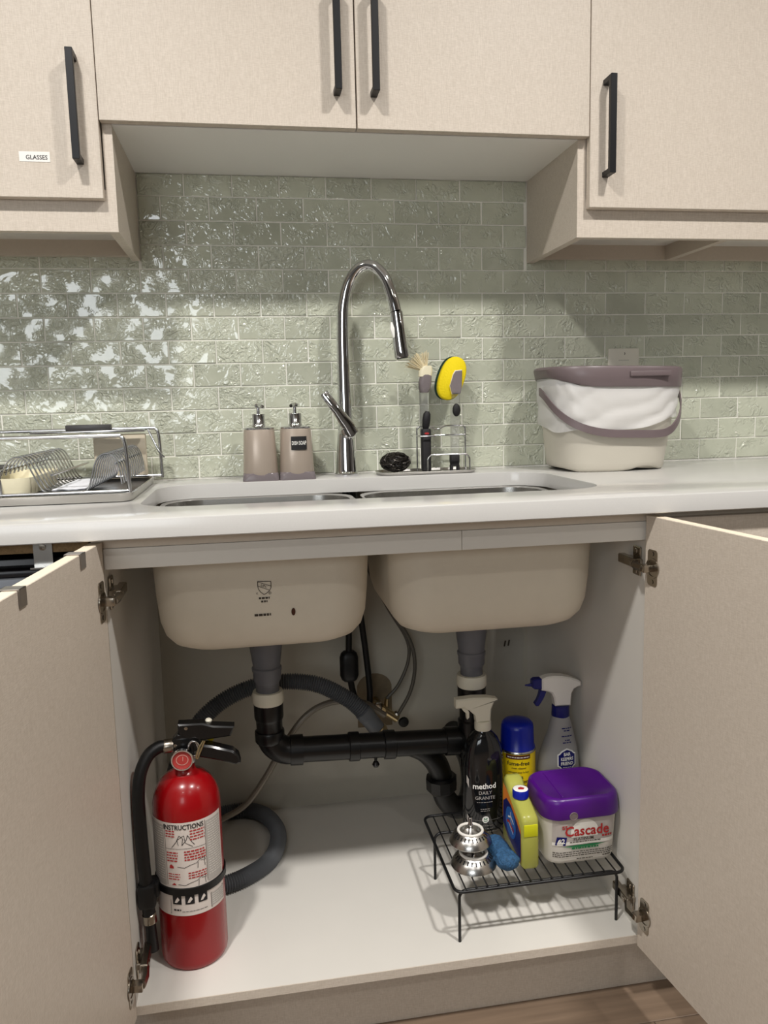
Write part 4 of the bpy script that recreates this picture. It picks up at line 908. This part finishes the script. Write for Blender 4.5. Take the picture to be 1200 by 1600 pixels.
finish(MB().lathe([(0.0142, 0.3345), (0.0125, 0.3352), (0, 0.3352)], (0.2690, -0.474, 0), 26), 'cap_disc', M['print_white'], cpo)
pr = Print(lambda a, t: Vector((0.2690 + a, -0.474 + t, 0.3355))); pr.poly([(-0.006, -0.004), (0.004, -0.006), (0.008, 0.0), (0.002, 0.005), (-0.004, 0.003)]); pr.done('cap_print', M['print_red'], cpo)
ls = lambda eps: (lambda a, t: Vector((fx0 - eps, a, t)))
pr = Print(ls(0.0005)); pr.poly([(-0.524, 0.212), (-0.522, 0.276), (-0.505, 0.290), (-0.470, 0.305), (-0.440, 0.318), (-0.418, 0.322), (-0.416, 0.250), (-0.450, 0.225)]); pr.done('label_orange', M['orange'], fb)
pr = Print(ls(0.0009)); pr.poly([(-0.5235, 0.212), (-0.5215, 0.268), (-0.500, 0.282), (-0.465, 0.298), (-0.440, 0.300), (-0.420, 0.285), (-0.418, 0.240), (-0.450, 0.224)]); pr.done('label_navy', M['navy'], fb)
pr = Print(ls(0.0013)); pr.disc((-0.466, 0.262), 0.030, 24); pr.done('label_burst', M['print_blue'], fb)
pr = Print(ls(0.0017)); pr.stroke([(-0.484, 0.268), (-0.470, 0.276), (-0.452, 0.268)], 0.0035).stroke([(-0.472, 0.250), (-0.466, 0.284)], 0.002).stroke([(-0.482, 0.246), (-0.455, 0.258)], 0.0022); pr.done('label_white', M['print_white'], fb)
pr = Print(ls(0.0021)); pr.stroke([(-0.486, 0.254), (-0.458, 0.262), (-0.446, 0.256)], 0.005); pr.done('label_red', M['print_red'], fb)

# --- sink strainer baskets, one on the other
def strainer(x, y, z, k, label):
    t = thing('sink_strainer', label, 'strainer', (x, y, z), 'sink strainer baskets')
    pf = [(0.0405, 0.0030), (0.0425, 0.0010), (0.0434, 0.0030), (0.0425, 0.0055), (0.0408, 0.0095), (0.0365, 0.0160), (0.0310, 0.0210), (0.0268, 0.0232), (0.0262, 0.0245)]
    bo = finish(MB().lathe([(r_ * k, z + h * k) for r_, h in pf] + [(0.0215 * k, z + 0.0245 * k), (0.020 * k, z + 0.017 * k), (0.0, z + 0.015 * k)], (x, y, 0), 40, c0=False, c1=False), 'basket', M['steel'], t, 40)
    mb = MB(); n = 26
    for i in range(n):
        a = 2 * math.pi * i / n; c, s = math.cos(a), math.sin(a)
        for (r0, h0), (r1, h1), w in (((0.0358, 0.0168), (0.0295, 0.0220), 0.0011),):
            p0 = Vector((r0 * c, r0 * s, h0 + 0.0006)) * k; p1 = Vector((r1 * c, r1 * s, h1 + 0.0006)) * k; q = Vector((-s, c, 0)) * w * k; o_ = Vector((x + c * 0.0005, y + s * 0.0005, z))
            mb.add([p0 + q + o_, p0 - q + o_, p1 - q + o_, p1 + q + o_], [(0, 1, 2, 3)])
    finish(mb, 'drain_slots', M['dark'], bo, 0, {'kind': 'stuff'})
    mb = MB(); rg = [(x + 0.0245 * k * math.cos(i * 0.1745), y + 0.0245 * k * math.sin(i * 0.1745), z + 0.0255 * k) for i in range(36)]
    mb.tube(rg, 0.0030 * k, 8, closed=True); finish(mb, 'gasket', M['label_white'], t, 60)
    finish(MB().lathe([(0.0042 * k, z + 0.014 * k), (0.0042 * k, z + 0.034 * k), (0.0054 * k, z + 0.037 * k), (0.0042 * k, z + 0.040 * k), (0.0042 * k, z + 0.051 * k), (0.003 * k, z + 0.053 * k), (0, z + 0.053 * k)], (x, y, 0), 14), 'stem', M['chrome'], t)
strainer(0.1690, -0.493, TOPZ, 1.0, 'lower steel sink strainer basket, resting on the wire rack')
strainer(0.1640, -0.4900, TOPZ + 0.0460, 0.93, 'upper steel sink strainer basket, perched on the lower one')

# --- blue scrubber
mb = MB(); A, B = Vector((0.2175, -0.440, TOPZ + 0.0160)), Vector((0.2310, -0.536, TOPZ + 0.0150)); ax = (B - A)
e1 = ax.normalized(); e2 = Vector((0, 0, 1)).cross(e1).normalized(); e3 = e1.cross(e2); loops = []
for i in range(29):
    t = i / 28; q = abs(2 * t - 1); rad = 0.0215 * (1 - max(0, (q - 0.72) / 0.28) ** 2.4 * 0.75)
    lp = []
    for k in range(30):
        a = 2 * math.pi * k / 30; d = e2 * math.cos(a) + e3 * math.sin(a) * 0.72
        rn = rad * (1 + 0.13 * noise.noise(Vector((t * 9, math.cos(a) * 2.2, math.sin(a) * 2.2))) + 0.07 * noise.noise(Vector((t * 30, math.cos(a) * 7, math.sin(a) * 7))))
        p = A + ax * t + d * rn; p.z = max(p.z, TOPZ + 0.0003); lp.append(p)
    loops.append(lp)
mb.loft(loops); solo(mb, 'scrubbing_pad', M['blue_wool'], 'rolled blue scrubbing pad beside the strainers', 'scrubber', smooth=50)

# ================================================================== on the worktop
def dispenser(cx, label, spout, lettering=None):
    cy = -0.088; t = thing('soap_dispenser', label, 'soap dispenser', (cx, cy, ZC), 'taupe soap dispensers')
    finish(MB().zloft([(rr(cx, cy, w, w * 0.9, r_, 6), ZC + h) for w, r_, h in ((0.0785, 0.008, 0.0), (0.0785, 0.008, 0.003), (0.0770, 0.016, 0.014), (0.0755, 0.02, 0.017))]), 'base', M['smoke_clear'], t)
    finish(MB().zloft([(sup(cx, cy, a, a * 0.93, e, 48), ZC + h) for a, e, h in ((0.032, 2.4, 0.0075), (0.0368, 2.5, 0.010), (0.0380, 2.6, 0.016), (0.0335, 2.4, 0.110), (0.0328, 2.4, 0.1115))]), 'body', M['taupe'], t, 50)
    finish(MB().zloft([(sup(cx, cy, a, a * 0.93, 2.4, 48), ZC + h) for a, h in ((0.0332, 0.111), (0.0336, 0.112), (0.0336, 0.1145), (0.032, 0.1155), (0.018, 0.118))]), 'shoulder', M['chrome'], t, 40)
    pm = finish(MB().lathe([(0.0165, ZC + 0.1165), (0.0155, ZC + 0.120), (0.0142, ZC + 0.122), (0.0142, ZC + 0.143), (0.0135, ZC + 0.1445), (0.0038, ZC + 0.1445), (0.0036, ZC + 0.160), (0, ZC + 0.160)], (cx, cy, 0), 28), 'pump', M['chrome'], t)
    mb = MB(); mb.lathe([(0.0036, ZC + 0.157), (0.0075, ZC + 0.159), (0.0085, ZC + 0.163), (0.0065, ZC + 0.1665), (0, ZC + 0.167)], (cx, cy, 0), 20)
    mb.tube([(cx, cy, ZC + 0.1625), (cx + spout * 0.006, cy - 0.014, ZC + 0.163), (cx + spout * 0.009, cy - 0.024, ZC + 0.1605)], [0.0055, 0.0045, 0.0038], 10)
    finish(mb, 'nozzle', M['chrome'], pm)
    if lettering:
        sf = lambda eps: (lambda a, tt: Vector((cx + 0.005 + a, cy - 0.0336 * max(0, 1 - abs((a + 0.005) / 0.0362) ** 2.5) ** 0.4 - 0.0010 + (tt - 0.99) * 0.028 - eps, tt)))
        pr = Print(sf(0.0006)); pr.rect(-0.0175, 0.0165, ZC + 0.0655, ZC + 0.0945, 16); pr.done('label', M['print_black'], t)
        pr = Print(sf(0.0012)); pr.text(lettering, -0.0003, ZC + 0.080, 0.0118, 0.016, 0.54); pr.done('label_lettering', M['print_white'], t)
dispenser(-0.1935, 'plain taupe soap dispenser without a label, left of its twin', 1)
dispenser(-0.1140, 'taupe soap dispenser with a black DISH SOAP label', -1, 'DISH SOAP')

# --- caddy
cd = thing('sink_caddy', 'steel wire caddy tray behind the sink holding brushes', 'caddy', (0.18, -0.078, ZC))
mb = MB(); yc_ = -0.078
sec = [(0.214, 0.074, 0.022, 0.0), (0.222, 0.082, 0.026, 0.0015), (0.2285, 0.0885, 0.029, 0.0065), (0.2300, 0.090, 0.030, 0.0075), (0.2275, 0.0875, 0.0285, 0.0078), (0.221, 0.081, 0.026, 0.0030)]
finish(MB().zloft([(rr(0.1805, yc_, w, d, r_, 8), ZC + h) for w, d, r_, h in sec]), 'tray', M['steel'], cd, 40)
def hoop(y, z, x0, x1, r_=0.010, wv=False):
    p = [(x0, y, ZC + 0.003), (x0, y, z - r_)] + [(x0 + r_ - r_ * math.cos(R(a)), y, z - r_ + r_ * math.sin(R(a))) for a in range(20, 91, 23)]
    if wv: p += [(x0 + 0.03, y, z), (x0 + 0.042, y, z - 0.006), (x0 + 0.055, y, z - 0.006), (x0 + 0.068, y, z)]
    return p + [(x1 - r_ + r_ * math.cos(R(a)), y, z - r_ + r_ * math.sin(R(a))) for a in range(89, 0, -23)] + [(x1, y, z - r_), (x1, y, ZC + 0.003)]
mb = MB(); W_ = 0.0019
mb.tube(cr(hoop(-0.058, 1.021, 0.166, 0.281, wv=True), 2), W_, 8)
mb.tube([(0.166, -0.058, 1.000), (0.281, -0.058, 1.000)], W_, 8)
mb.tube([(0.166, -0.058, 1.000), (0.166, -0.098, 1.000), (0.200, -0.098, 1.000), (0.200, -0.058, 1.000)], W_, 8)
mb.tube(cr(hoop(-0.106, 0.958, 0.180, 0.278, 0.014), 2), W_, 8)
finish(mb, 'wire_frame', M['chrome_soft'], cd, 60)

mb = MB(); pts = []; rnd = random.Random(5); p = Vector((1, 0, 0)); h = Vector((0, 1, 0))
for i in range(1500):
    h = (h + Vector((rnd.gauss(0, 1), rnd.gauss(0, 1), rnd.gauss(0, 1))) * 0.28); h = (h - p * h.dot(p)).normalized()
    p = (p + h * 0.22).normalized(); k = 0.90 + 0.10 * math.sin(i * 0.7) + rnd.uniform(-0.03, 0.03)
    pts.append((0.110 + 0.035 * k * p.x, -0.080 + 0.029 * k * p.y, ZC + 0.0280 + 0.0225 * k * p.z))
mb.tube(pts, 0.0011, 4)
sw = thing('steel_wool_ball', 'dark steel wool scouring ball on the caddy tray', 'scourer', (0.110, -0.080, ZC + 0.004))
finish(mb, 'wire_curls', M['steelwool'], sw, 60, {'kind': 'stuff'})
finish(MB().lathe([(0.0, -0.017), (0.014, -0.0145), (0.023, -0.006), (0.024, 0.002), (0.019, 0.011), (0.009, 0.0160), (0, 0.0165)], (0.110, -0.080, ZC + 0.028), 20), 'core', M['dark_plate'], sw, 60)

# --- dish brush
db = thing('dish_brush', 'clear-handled dish brush with cream bristles and dark grip in the caddy', 'brush', (0.183, -0.080, ZC + 0.006))
finish(MB().zloft([(rr(0.1825, -0.078, w, d, 0.006, 4), z) for w, d, z in ((0.017, 0.017, ZC + 0.004), (0.0215, 0.0215, ZC + 0.007), (0.0225, 0.0225, 1.012), (0.020, 0.020, 1.016))]), 'grip', M['print_black'], db)
pr = Print(front_surf(0.1825, -0.0893, 0.0004)); pr.poly([(0.0055 * math.cos(k * 0.4488), 1.006 + 0.0024 * math.sin(k * 0.4488)) for k in range(14)]); pr.done('red_badge', M['print_red'], db)
finish(MB().tube([(0.1825, -0.078, 1.014), (0.1825, -0.080, 1.022), (0.1835, -0.082, 1.036), (0.185, -0.083, 1.050), (0.186, -0.083, 1.056)], [0.006, 0.0085, 0.0095, 0.0085, 0.004], 14, flat=(1, 0.8)), 'thumb_pad', M['print_black'], db)
mb = MB(); mb.zloft([(rr(x, y, w, d, min(w, d) * 0.45, 5), z) for x, y, w, d, z in ((0.1820, -0.072, 0.021, 0.011, 1.015), (0.1815, -0.071, 0.0215, 0.011, 1.05), (0.1815, -0.071, 0.0220, 0.011, 1.09), (0.1815, -0.071, 0.024, 0.012, 1.102))])
finish(mb, 'handle', M['clear'], db)
mb = MB(); mb.zloft([(rr(x, -0.074, w, d, min(w, d) * 0.45, 5), z) for x, w, d, z in ((0.1815, 0.018, 0.012, 1.098), (0.1820, 0.0265, 0.017, 1.106), (0.1835, 0.0300, 0.020, 1.120), (0.1855, 0.0270, 0.020, 1.136), (0.1870, 0.0210, 0.016, 1.144))])
finish(mb, 'head', M['smoke_clear'], db, 50)
mb = MB(); mb.zloft([(rr(x, -0.0745, w, 0.018, 0.008, 5), z) for x, w, z in ((0.1835, 0.0300, 1.134), (0.1850, 0.0320, 1.144), (0.1870, 0.0270, 1.154), (0.1885, 0.018, 1.158))])
finish(mb, 'bristle_block', M['cream_board'], db, 50)
mb = MB(); rnd = random.Random(8)
for i in range(64):
    a = R(rnd.uniform(82, 168)); b0 = Vector((0.1865 + 0.012 * math.cos(a), -0.0745 + rnd.uniform(-0.007, 0.007), 1.145 + 0.010 * math.sin(a)))
    L_ = rnd.uniform(0.030, 0.037); tip = b0 + Vector((math.cos(a) * L_, rnd.uniform(-0.005, 0.005), math.sin(a) * L_))
    mb.tube([b0, tip], [0.0009, 0.0007], 4)
finish(mb, 'bristles', M['bristle'], db, 60, {'kind': 'stuff'})

# --- sponge wand
sw = thing('sponge_wand', 'clear-handled sponge wand with yellow sponge and green scouring edge', 'sponge wand', (0.25, -0.080, ZC + 0.006))
mb = MB(); mb.zloft([(rr(x, -0.080, w, d, min(w, d) * 0.42, 5), z) for x, w, d, z in ((0.2495, 0.018, 0.012, 0.935), (0.2500, 0.0195, 0.013, 0.97), (0.2510, 0.0215, 0.013, 1.02), (0.2520, 0.0225, 0.013, 1.06), (0.2525, 0.0210, 0.013, 1.085), (0.2525, 0.0215, 0.013, 1.10))])
finish(mb, 'handle', M['clear'], sw)
mb = MB(); mb.zloft([(rr(0.2490, -0.080, w, d, 0.004, 4), z) for w, d, z in ((0.0185, 0.016, 0.929), (0.0215, 0.018, 0.940), (0.0215, 0.018, 0.953), (0.020, 0.016, 0.955))]); mb.box(0.2385, 0.2440, -0.087, -0.073, ZC + 0.0035, 0.932, 0.001); mb.box(0.2540, 0.2595, -0.087, -0.073, ZC + 0.0035, 0.932, 0.001)
finish(mb, 'foot', M['print_black'], sw)
mb = MB(); L = [[(0.2530 + 0.0092 * k2 * math.cos(k * 0.2618), -0.0865 - h, 1.057 + 0.0148 * k2 * math.sin(k * 0.2618)) for k in range(24)] for k2, h in ((1, 0), (0.96, 0.003), (0.7, 0.005), (0.01, 0.0055))]
mb.loft(L, True, True); finish(mb, 'thumb_pad', M['print_black'], sw, 50)
mb = MB(); mb.prism([(0.2385, 1.112), (0.2430, 1.094), (0.2620, 1.094), (0.2655, 1.110), (0.2665, 1.146), (0.2520, 1.1445), (0.2470, 1.138)], -0.0915, -0.0860, 'xz', 0.0012)
finish(mb, 'paddle', M['smoke_clear'], sw)
mb = MB(); mb.prism([(0.2382, 1.112), (0.2430, 1.093), (0.2625, 1.093), (0.2662, 1.110), (0.2675, 1.1475), (0.2510, 1.1460), (0.2462, 1.138)], -0.0862, -0.0842, 'xz', 0.0005)
finish(mb, 'paddle_rim', M['print_white'], sw)
def oval(cx, cz, a, b2, rot, n=36):
    c, s = math.cos(R(rot)), math.sin(R(rot)); o = []
    for k in range(n):
        t = 2 * math.pi * k / n; x, z = a * math.copysign(abs(math.cos(t)) ** 0.85, math.cos(t)), b2 * math.copysign(abs(math.sin(t)) ** 0.85, math.sin(t))
        o.append((cx + x * c - z * s, cz + x * s + z * c))
    return o
finish(MB().prism(oval(0.2455, 1.1285, 0.0290, 0.0500, -20), -0.0838, -0.064, 'xz', 0.003), 'sponge', M['sponge'], sw, 50)
finish(MB().prism(oval(0.2425, 1.1295, 0.0290, 0.0505, -20), -0.0640, -0.058, 'xz', 0.001), 'scouring_pad', M['scour'], sw, 50)

# --- lidded pail
pl_ = thing('lidded_pail', 'cream lidded pail with mauve lid and handle, bag over its rim', 'pail', (0.592, -0.130, ZC))
def pail_sec(z):
    t = (z - ZC) / 0.19
    return (0.5915 + 0.006 * t, 0.1265 + 0.0245 * min(1, t * 1.05), 0.092 + 0.014 * t)
mb = MB(); loops = []
for z, sc in ((ZC, 0.955), (ZC + 0.002, 0.985), (ZC + 0.006, 1.0), (ZC + 0.02, 1.0), (ZC + 0.06, 1.0), (ZC + 0.10, 1.0), (ZC + 0.14, 1.0), (ZC + 0.19, 1.0)):
    c, a, b2 = pail_sec(z); l = []
    for x, y in sup(c, -0.130, a * sc, b2 * sc, 3.0, 72):
        zz = z
        if z < ZC + 0.02 and y < -0.18:
            zz += 0.0085 * max(0, 1 - ((x - 0.648) / 0.042) ** 2) * (1 - (z - ZC) / 0.02)
        if z < ZC + 0.05 and x < 0.50: zz += 0.010 * min(1, (0.50 - x) / 0.035) * (1 - (z - ZC) / 0.05)
        l.append((x, y, zz))
    loops.append(l)
mb.loft(loops, True, False); finish(mb, 'body', M['bin'], pl_, 40)
# bag skirt folded over the rim
mb = MB(); loops = []; n = 144
for j in range(15):
    t = j / 14; l = []
    for k in range(n):
        ph = 2 * math.pi * k / n
        front = max(0, -math.sin(ph)); hem = 1.028 + 0.020 * math.cos(ph - 0.4) * 0.9 - 0.010 * front + 0.004 * math.sin(ph * 5)
        ztop = 1.102 + 0.024 * max(0, (-math.cos(ph) - 0.55) / 0.45); z = ztop - (ztop - hem) * t
        c, a, b2 = pail_sec(z); cs_, sn = math.cos(ph), math.sin(ph); e = 2 / 3.0
        g = 0.0022 + 0.0042 * abs(math.sin(ph * 4.0 + t * 6.5 + 1.2 * noise.noise(Vector((cs_ * 2, sn * 2, t * 2))))) * (0.35 + t) + 0.003 * max(0, noise.noise(Vector((cs_ * 5, sn * 5, t * 5))))
        l.append((c + (a + g) * math.copysign(abs(cs_) ** e, cs_), -0.130 + (b2 + g) * math.copysign(abs(sn) ** e, sn), z))
    loops.append(l)
mb.loft(loops, False, False); finish(mb, 'bag', M['bag'], pl_, 60)
# lid
mb = MB(); loops = []
for z, gr in ((1.100, 0.002), (1.099, 0.006), (1.101, 0.0075), (1.138, 0.0085), (1.1425, 0.0065), (1.144, 0.002), (1.1435, -0.006), (1.139, -0.010), (1.139, -0.05)):
    l = []
    for x, y in sup(0.5975, -0.130, 0.150 + gr, 0.106 + gr, 3.0, 72):
        if x < 0.50 and gr > 0: x -= 0.010 * ((0.50 - x) / 0.06) * (1 - min(1, abs(y + 0.13) / 0.09)) * (1 if z > 1.12 else 0.3)
        zz = z + (0.022 * min(1, (0.53 - x) / 0.09) ** 2 if (x < 0.53 and z < 1.12) else 0) + 0.0025 * (0.60 - x) / 0.15
        l.append((x, y, zz))
    loops.append(l)
mb.loft(loops, True, True); ld = finish(mb, 'lid', M['mauve'], pl_, 40)
finish(MB().box(0.595, 0.690, -0.2490, -0.2420, 1.121, 1.132, 0.002), 'lid_grip', M['mauve'], ld)
# swing handle: flat strap hanging round the front
mb = MB(); sec = []
for k in range(41):
    t = k / 40; ph = math.pi + math.pi * t; cs_, sn = math.cos(ph), math.sin(ph)
    z = 1.092 - 0.098 * math.sin(math.pi * min(1, t * 0.86 + 0.07)) ** 1.1 if t < 0.5 else 1.092 - 0.098 * math.sin(math.pi * (1 - min(1, (1 - t) * 0.93 + 0.035))) ** 0.9
    z = 1.094 - 0.098 * (max(0, 1 - abs((t - 0.60) / (0.60 if t < 0.60 else 0.40)) ** 2.2))
    c, a, b2 = pail_sec(z); e = 2 / 3.0; g = 0.0098 + (0.008 * max(0, t - 0.78) / 0.22)
    w = 0.0085
    P0 = (c + (a + g) * math.copysign(abs(cs_) ** e, cs_), -0.130 + (b2 + g) * math.copysign(abs(sn) ** e, sn))
    P1 = (c + (a + g + 0.003) * math.copysign(abs(cs_) ** e, cs_), -0.130 + (b2 + g + 0.003) * math.copysign(abs(sn) ** e, sn))
    sec.append([(P0[0], P0[1], z - w), (P1[0], P1[1], z - w), (P1[0], P1[1], z + w), (P0[0], P0[1], z + w)])
mb.loft(sec); finish(mb, 'handle', M['mauve'], pl_, 40)

# --- wall outlet
ou = thing('wall_outlet', 'cream outlet cover plate on the tiles behind the pail', 'outlet', (0.699, -0.004, 1.08))
finish(MB().box(0.6590, 0.7390, -0.0060, -0.0005, 1.082, 1.1955, 0.0015), 'cover_plate', M['outlet'], ou)
pr = Print(front_surf(0.699, -0.0060)); pr.stroke([(0.001, 1.186), (0.003, 1.183), (0.001, 1.180)], 0.0016).rect(-0.014, 0.014, 1.1668, 1.1674, 1); pr.done('marking', M['ink'], ou)

# ================================================================== dish rack
DZ = ZC
dr = thing('dish_rack', 'chrome wire dish rack on a steel drip tray left of the sink', 'dish rack', (-0.56, -0.24, ZC))
tx0, tx1, ty0, ty1 = -0.76, -0.4215, -0.418, -0.060
cxr, cyr, wr2, dr2 = (tx0 + tx1) / 2, (ty0 + ty1) / 2, tx1 - tx0, ty1 - ty0
sec = [(0.012, 0.018, 0.0), (0.003, 0.022, 0.0015), (0.0, 0.024, 0.0135), (-0.0015, 0.025, 0.016), (0.002, 0.022, 0.0165), (0.006, 0.020, 0.006)]
finish(MB().zloft([(rr(cxr, cyr, wr2 - 2 * i, dr2 - 2 * i, r_, 6), DZ + h) for i, r_, h in sec]), 'drip_tray', M['steel'], dr, 40)
finish(MB().box(tx0 + 0.012, tx1 - 0.012, ty0 + 0.012, ty1 - 0.012, DZ + 0.006, DZ + 0.0085, 0.001), 'tray_mat', M['rubber_mat'], dr)
def rod(name, pts, r_, n=8, sm=3): return finish(MB().tube(cr(pts, sm) if sm else pts, r_, n), name, M['chrome_soft'], dr, 60)
fy, by2 = -0.400, -0.082; zt_ = 1.0315
# front and back top rails bending into posts
rod('front_rail', [(-0.75, fy, zt_), (-0.60, fy, zt_), (-0.452, fy, zt_), (-0.437, fy, zt_ - 0.002), (-0.4310, fy, zt_ - 0.012), (-0.4285, fy, 0.99), (-0.4270, fy, DZ + 0.013)], 0.0036)
rod('front_rail', [(-0.75, by2, zt_ + 0.004), (-0.60, by2, zt_ + 0.004), (-0.43, by2, zt_ + 0.004), (-0.4150, by2, zt_ + 0.003), (-0.4080, by2, zt_ - 0.008), (-0.4060, by2, 0.99), (-0.4045, by2, DZ + 0.013)], 0.0036)
rod('cross_rail', [(-0.75, fy, DZ + 0.0185), (-0.4270, fy, DZ + 0.0185)], 0.0030, sm=0)
rod('cross_rail', [(-0.75, by2, DZ + 0.0185), (-0.4045, by2, DZ + 0.0185)], 0.0030, sm=0)
rod('post', [(-0.641, fy, 0.975), (-0.641, fy, DZ + 0.013)], 0.0030, sm=0)
rod('side_rail', [(-0.641, fy, 0.975), (-0.641, by2, 0.975)], 0.0026, sm=0)
rod('side_rail', [(-0.449, fy, 0.982), (-0.449, by2, 0.982)], 0.0022, sm=0)
rod('side_rail', [(-0.556, fy, 0.966), (-0.556, by2, 0.966)], 0.0022, sm=0)
rod('side_brace', [(-0.430, by2, zt_ + 0.004), (-0.408, by2 - 0.006, 0.985), (-0.398, by2 - 0.004, 0.972)], 0.0024)
# flat shelf bar at the back
finish(MB().box(-0.66, -0.432, -0.120, -0.092, 1.029, 1.0345, 0.002), 'back_shelf_bar', M['chrome_soft'], dr)
prof = cr([(-0.640, 0.966), (-0.634, 0.982), (-0.624, 0.994), (-0.612, 0.998), (-0.600, 0.992), (-0.592, 0.976), (-0.579, 0.946), (-0.571, 0.9365), (-0.558, 0.9345), (-0.510, 0.9345), (-0.500, 0.9375), (-0.494, 0.950), (-0.486, 0.978), (-0.478, 0.994), (-0.466, 1.000), (-0.454, 0.997), (-0.446, 0.984), (-0.442, 0.962), (-0.441, 0.945)], 3) if False else None
prof3 = cr([(-0.640, 0, 0.966), (-0.634, 0, 0.982), (-0.624, 0, 0.994), (-0.612, 0, 0.998), (-0.600, 0, 0.992), (-0.592, 0, 0.976), (-0.579, 0, 0.946), (-0.571, 0, 0.9365), (-0.558, 0, 0.9345), (-0.510, 0, 0.9345), (-0.500, 0, 0.9375), (-0.494, 0, 0.950), (-0.486, 0, 0.978), (-0.478, 0, 0.994), (-0.466, 0, 1.000), (-0.454, 0, 0.997), (-0.446, 0, 0.984), (-0.442, 0, 0.962), (-0.441, 0, 0.945)], 2)
w0 = finish(MB().tube([p + Vector((0, -0.392, 0)) for p in prof3], 0.0016, 6), 'plate_wire', M['chrome_soft'], dr, 60)
for i in range(1, 13):
    o = w0.copy(); COL.objects.link(o); o.location.y = i * 0.0250
# things in the rack
mb = MB(); sec = [(0.066, 0.20, 0.018, 0.929), (0.078, 0.220, 0.022, 0.932), (0.086, 0.232, 0.026, 0.955), (0.088, 0.235, 0.028, 0.962), (0.082, 0.229, 0.026, 0.962), (0.076, 0.220, 0.024, 0.945)]
solo(MB().zloft([(rr(-0.636, -0.285, w, d, r_, 6), z) for w, d, r_, z in sec]), 'serving_dish', M['cream_board'], 'cream oblong dish standing in the left of the dish rack', 'dish', smooth=50)
solo(MB().lathe([(0, 0.963), (0.035, 0.9635), (0.052, 0.970), (0.055, 0.974), (0.052, 0.976), (0.034, 0.969), (0, 0.968)], (-0.702, -0.270, 0), 36), 'saucer', M['dark_plate'], 'dark grey saucer lying on the cream dish', 'saucer', smooth=50)
solo(MB().box(-0.545, -0.436, -0.083 + 0.008, -0.083 + 0.020, 0.928, 1.024, 0.003), 'cutting_board', M['tan_board'], 'tan cutting board upright at the back of the dish rack', 'cutting board')
solo(MB().box(-0.590, -0.500, -0.118, -0.095, 1.0345, 1.0465, 0.002), 'flat_tray', M['dark_plate'], 'dark narrow tray lying on the back bar of the dish rack', 'tray')
mb = MB(); vs = []
for j in range(19):
    for i in range(9):
        vs.append((-0.562 + 0.056 * i / 8, -0.385 + 0.22 * j / 18, 0.9370 + 0.0012 + 0.0018 * noise.noise(Vector((i * 0.6, j * 0.5, 4)))))
k = len(vs); vs += [(x, y, z - 0.0015) for x, y, z in vs]
qf = [(j * 9 + i, j * 9 + i + 1, (j + 1) * 9 + i + 1, (j + 1) * 9 + i) for j in range(18) for i in range(8)]
mb.add(vs, qf + [tuple(reversed([q + k for q in f])) for f in qf])
solo(mb, 'dish_cloth', M['cloth'], 'white cloth lying along the bottom of the dish rack', 'cloth', smooth=60)

# ================================================================== ceiling downlights (trims)
for i, (x, y) in enumerate(DOWNLIGHTS):
    solo(MB().lathe([(0.052, CEIL - 0.011), (0.060, CEIL - 0.012), (0.068, CEIL - 0.006), (0.070, CEIL - 0.0005)], (x, y, 0), 32, c0=False, c1=False), 'ceiling_downlight', M['frame_white'],
         ['round white ceiling downlight trim nearest the sink, on the left', 'round white ceiling downlight trim nearest the sink, on the right', 'round white ceiling downlight trim at the far left', 'round white ceiling downlight trim at the far right', 'round white ceiling downlight trim behind the camera, left', 'round white ceiling downlight trim behind the camera, right'][i], 'downlight', 'ceiling downlights')
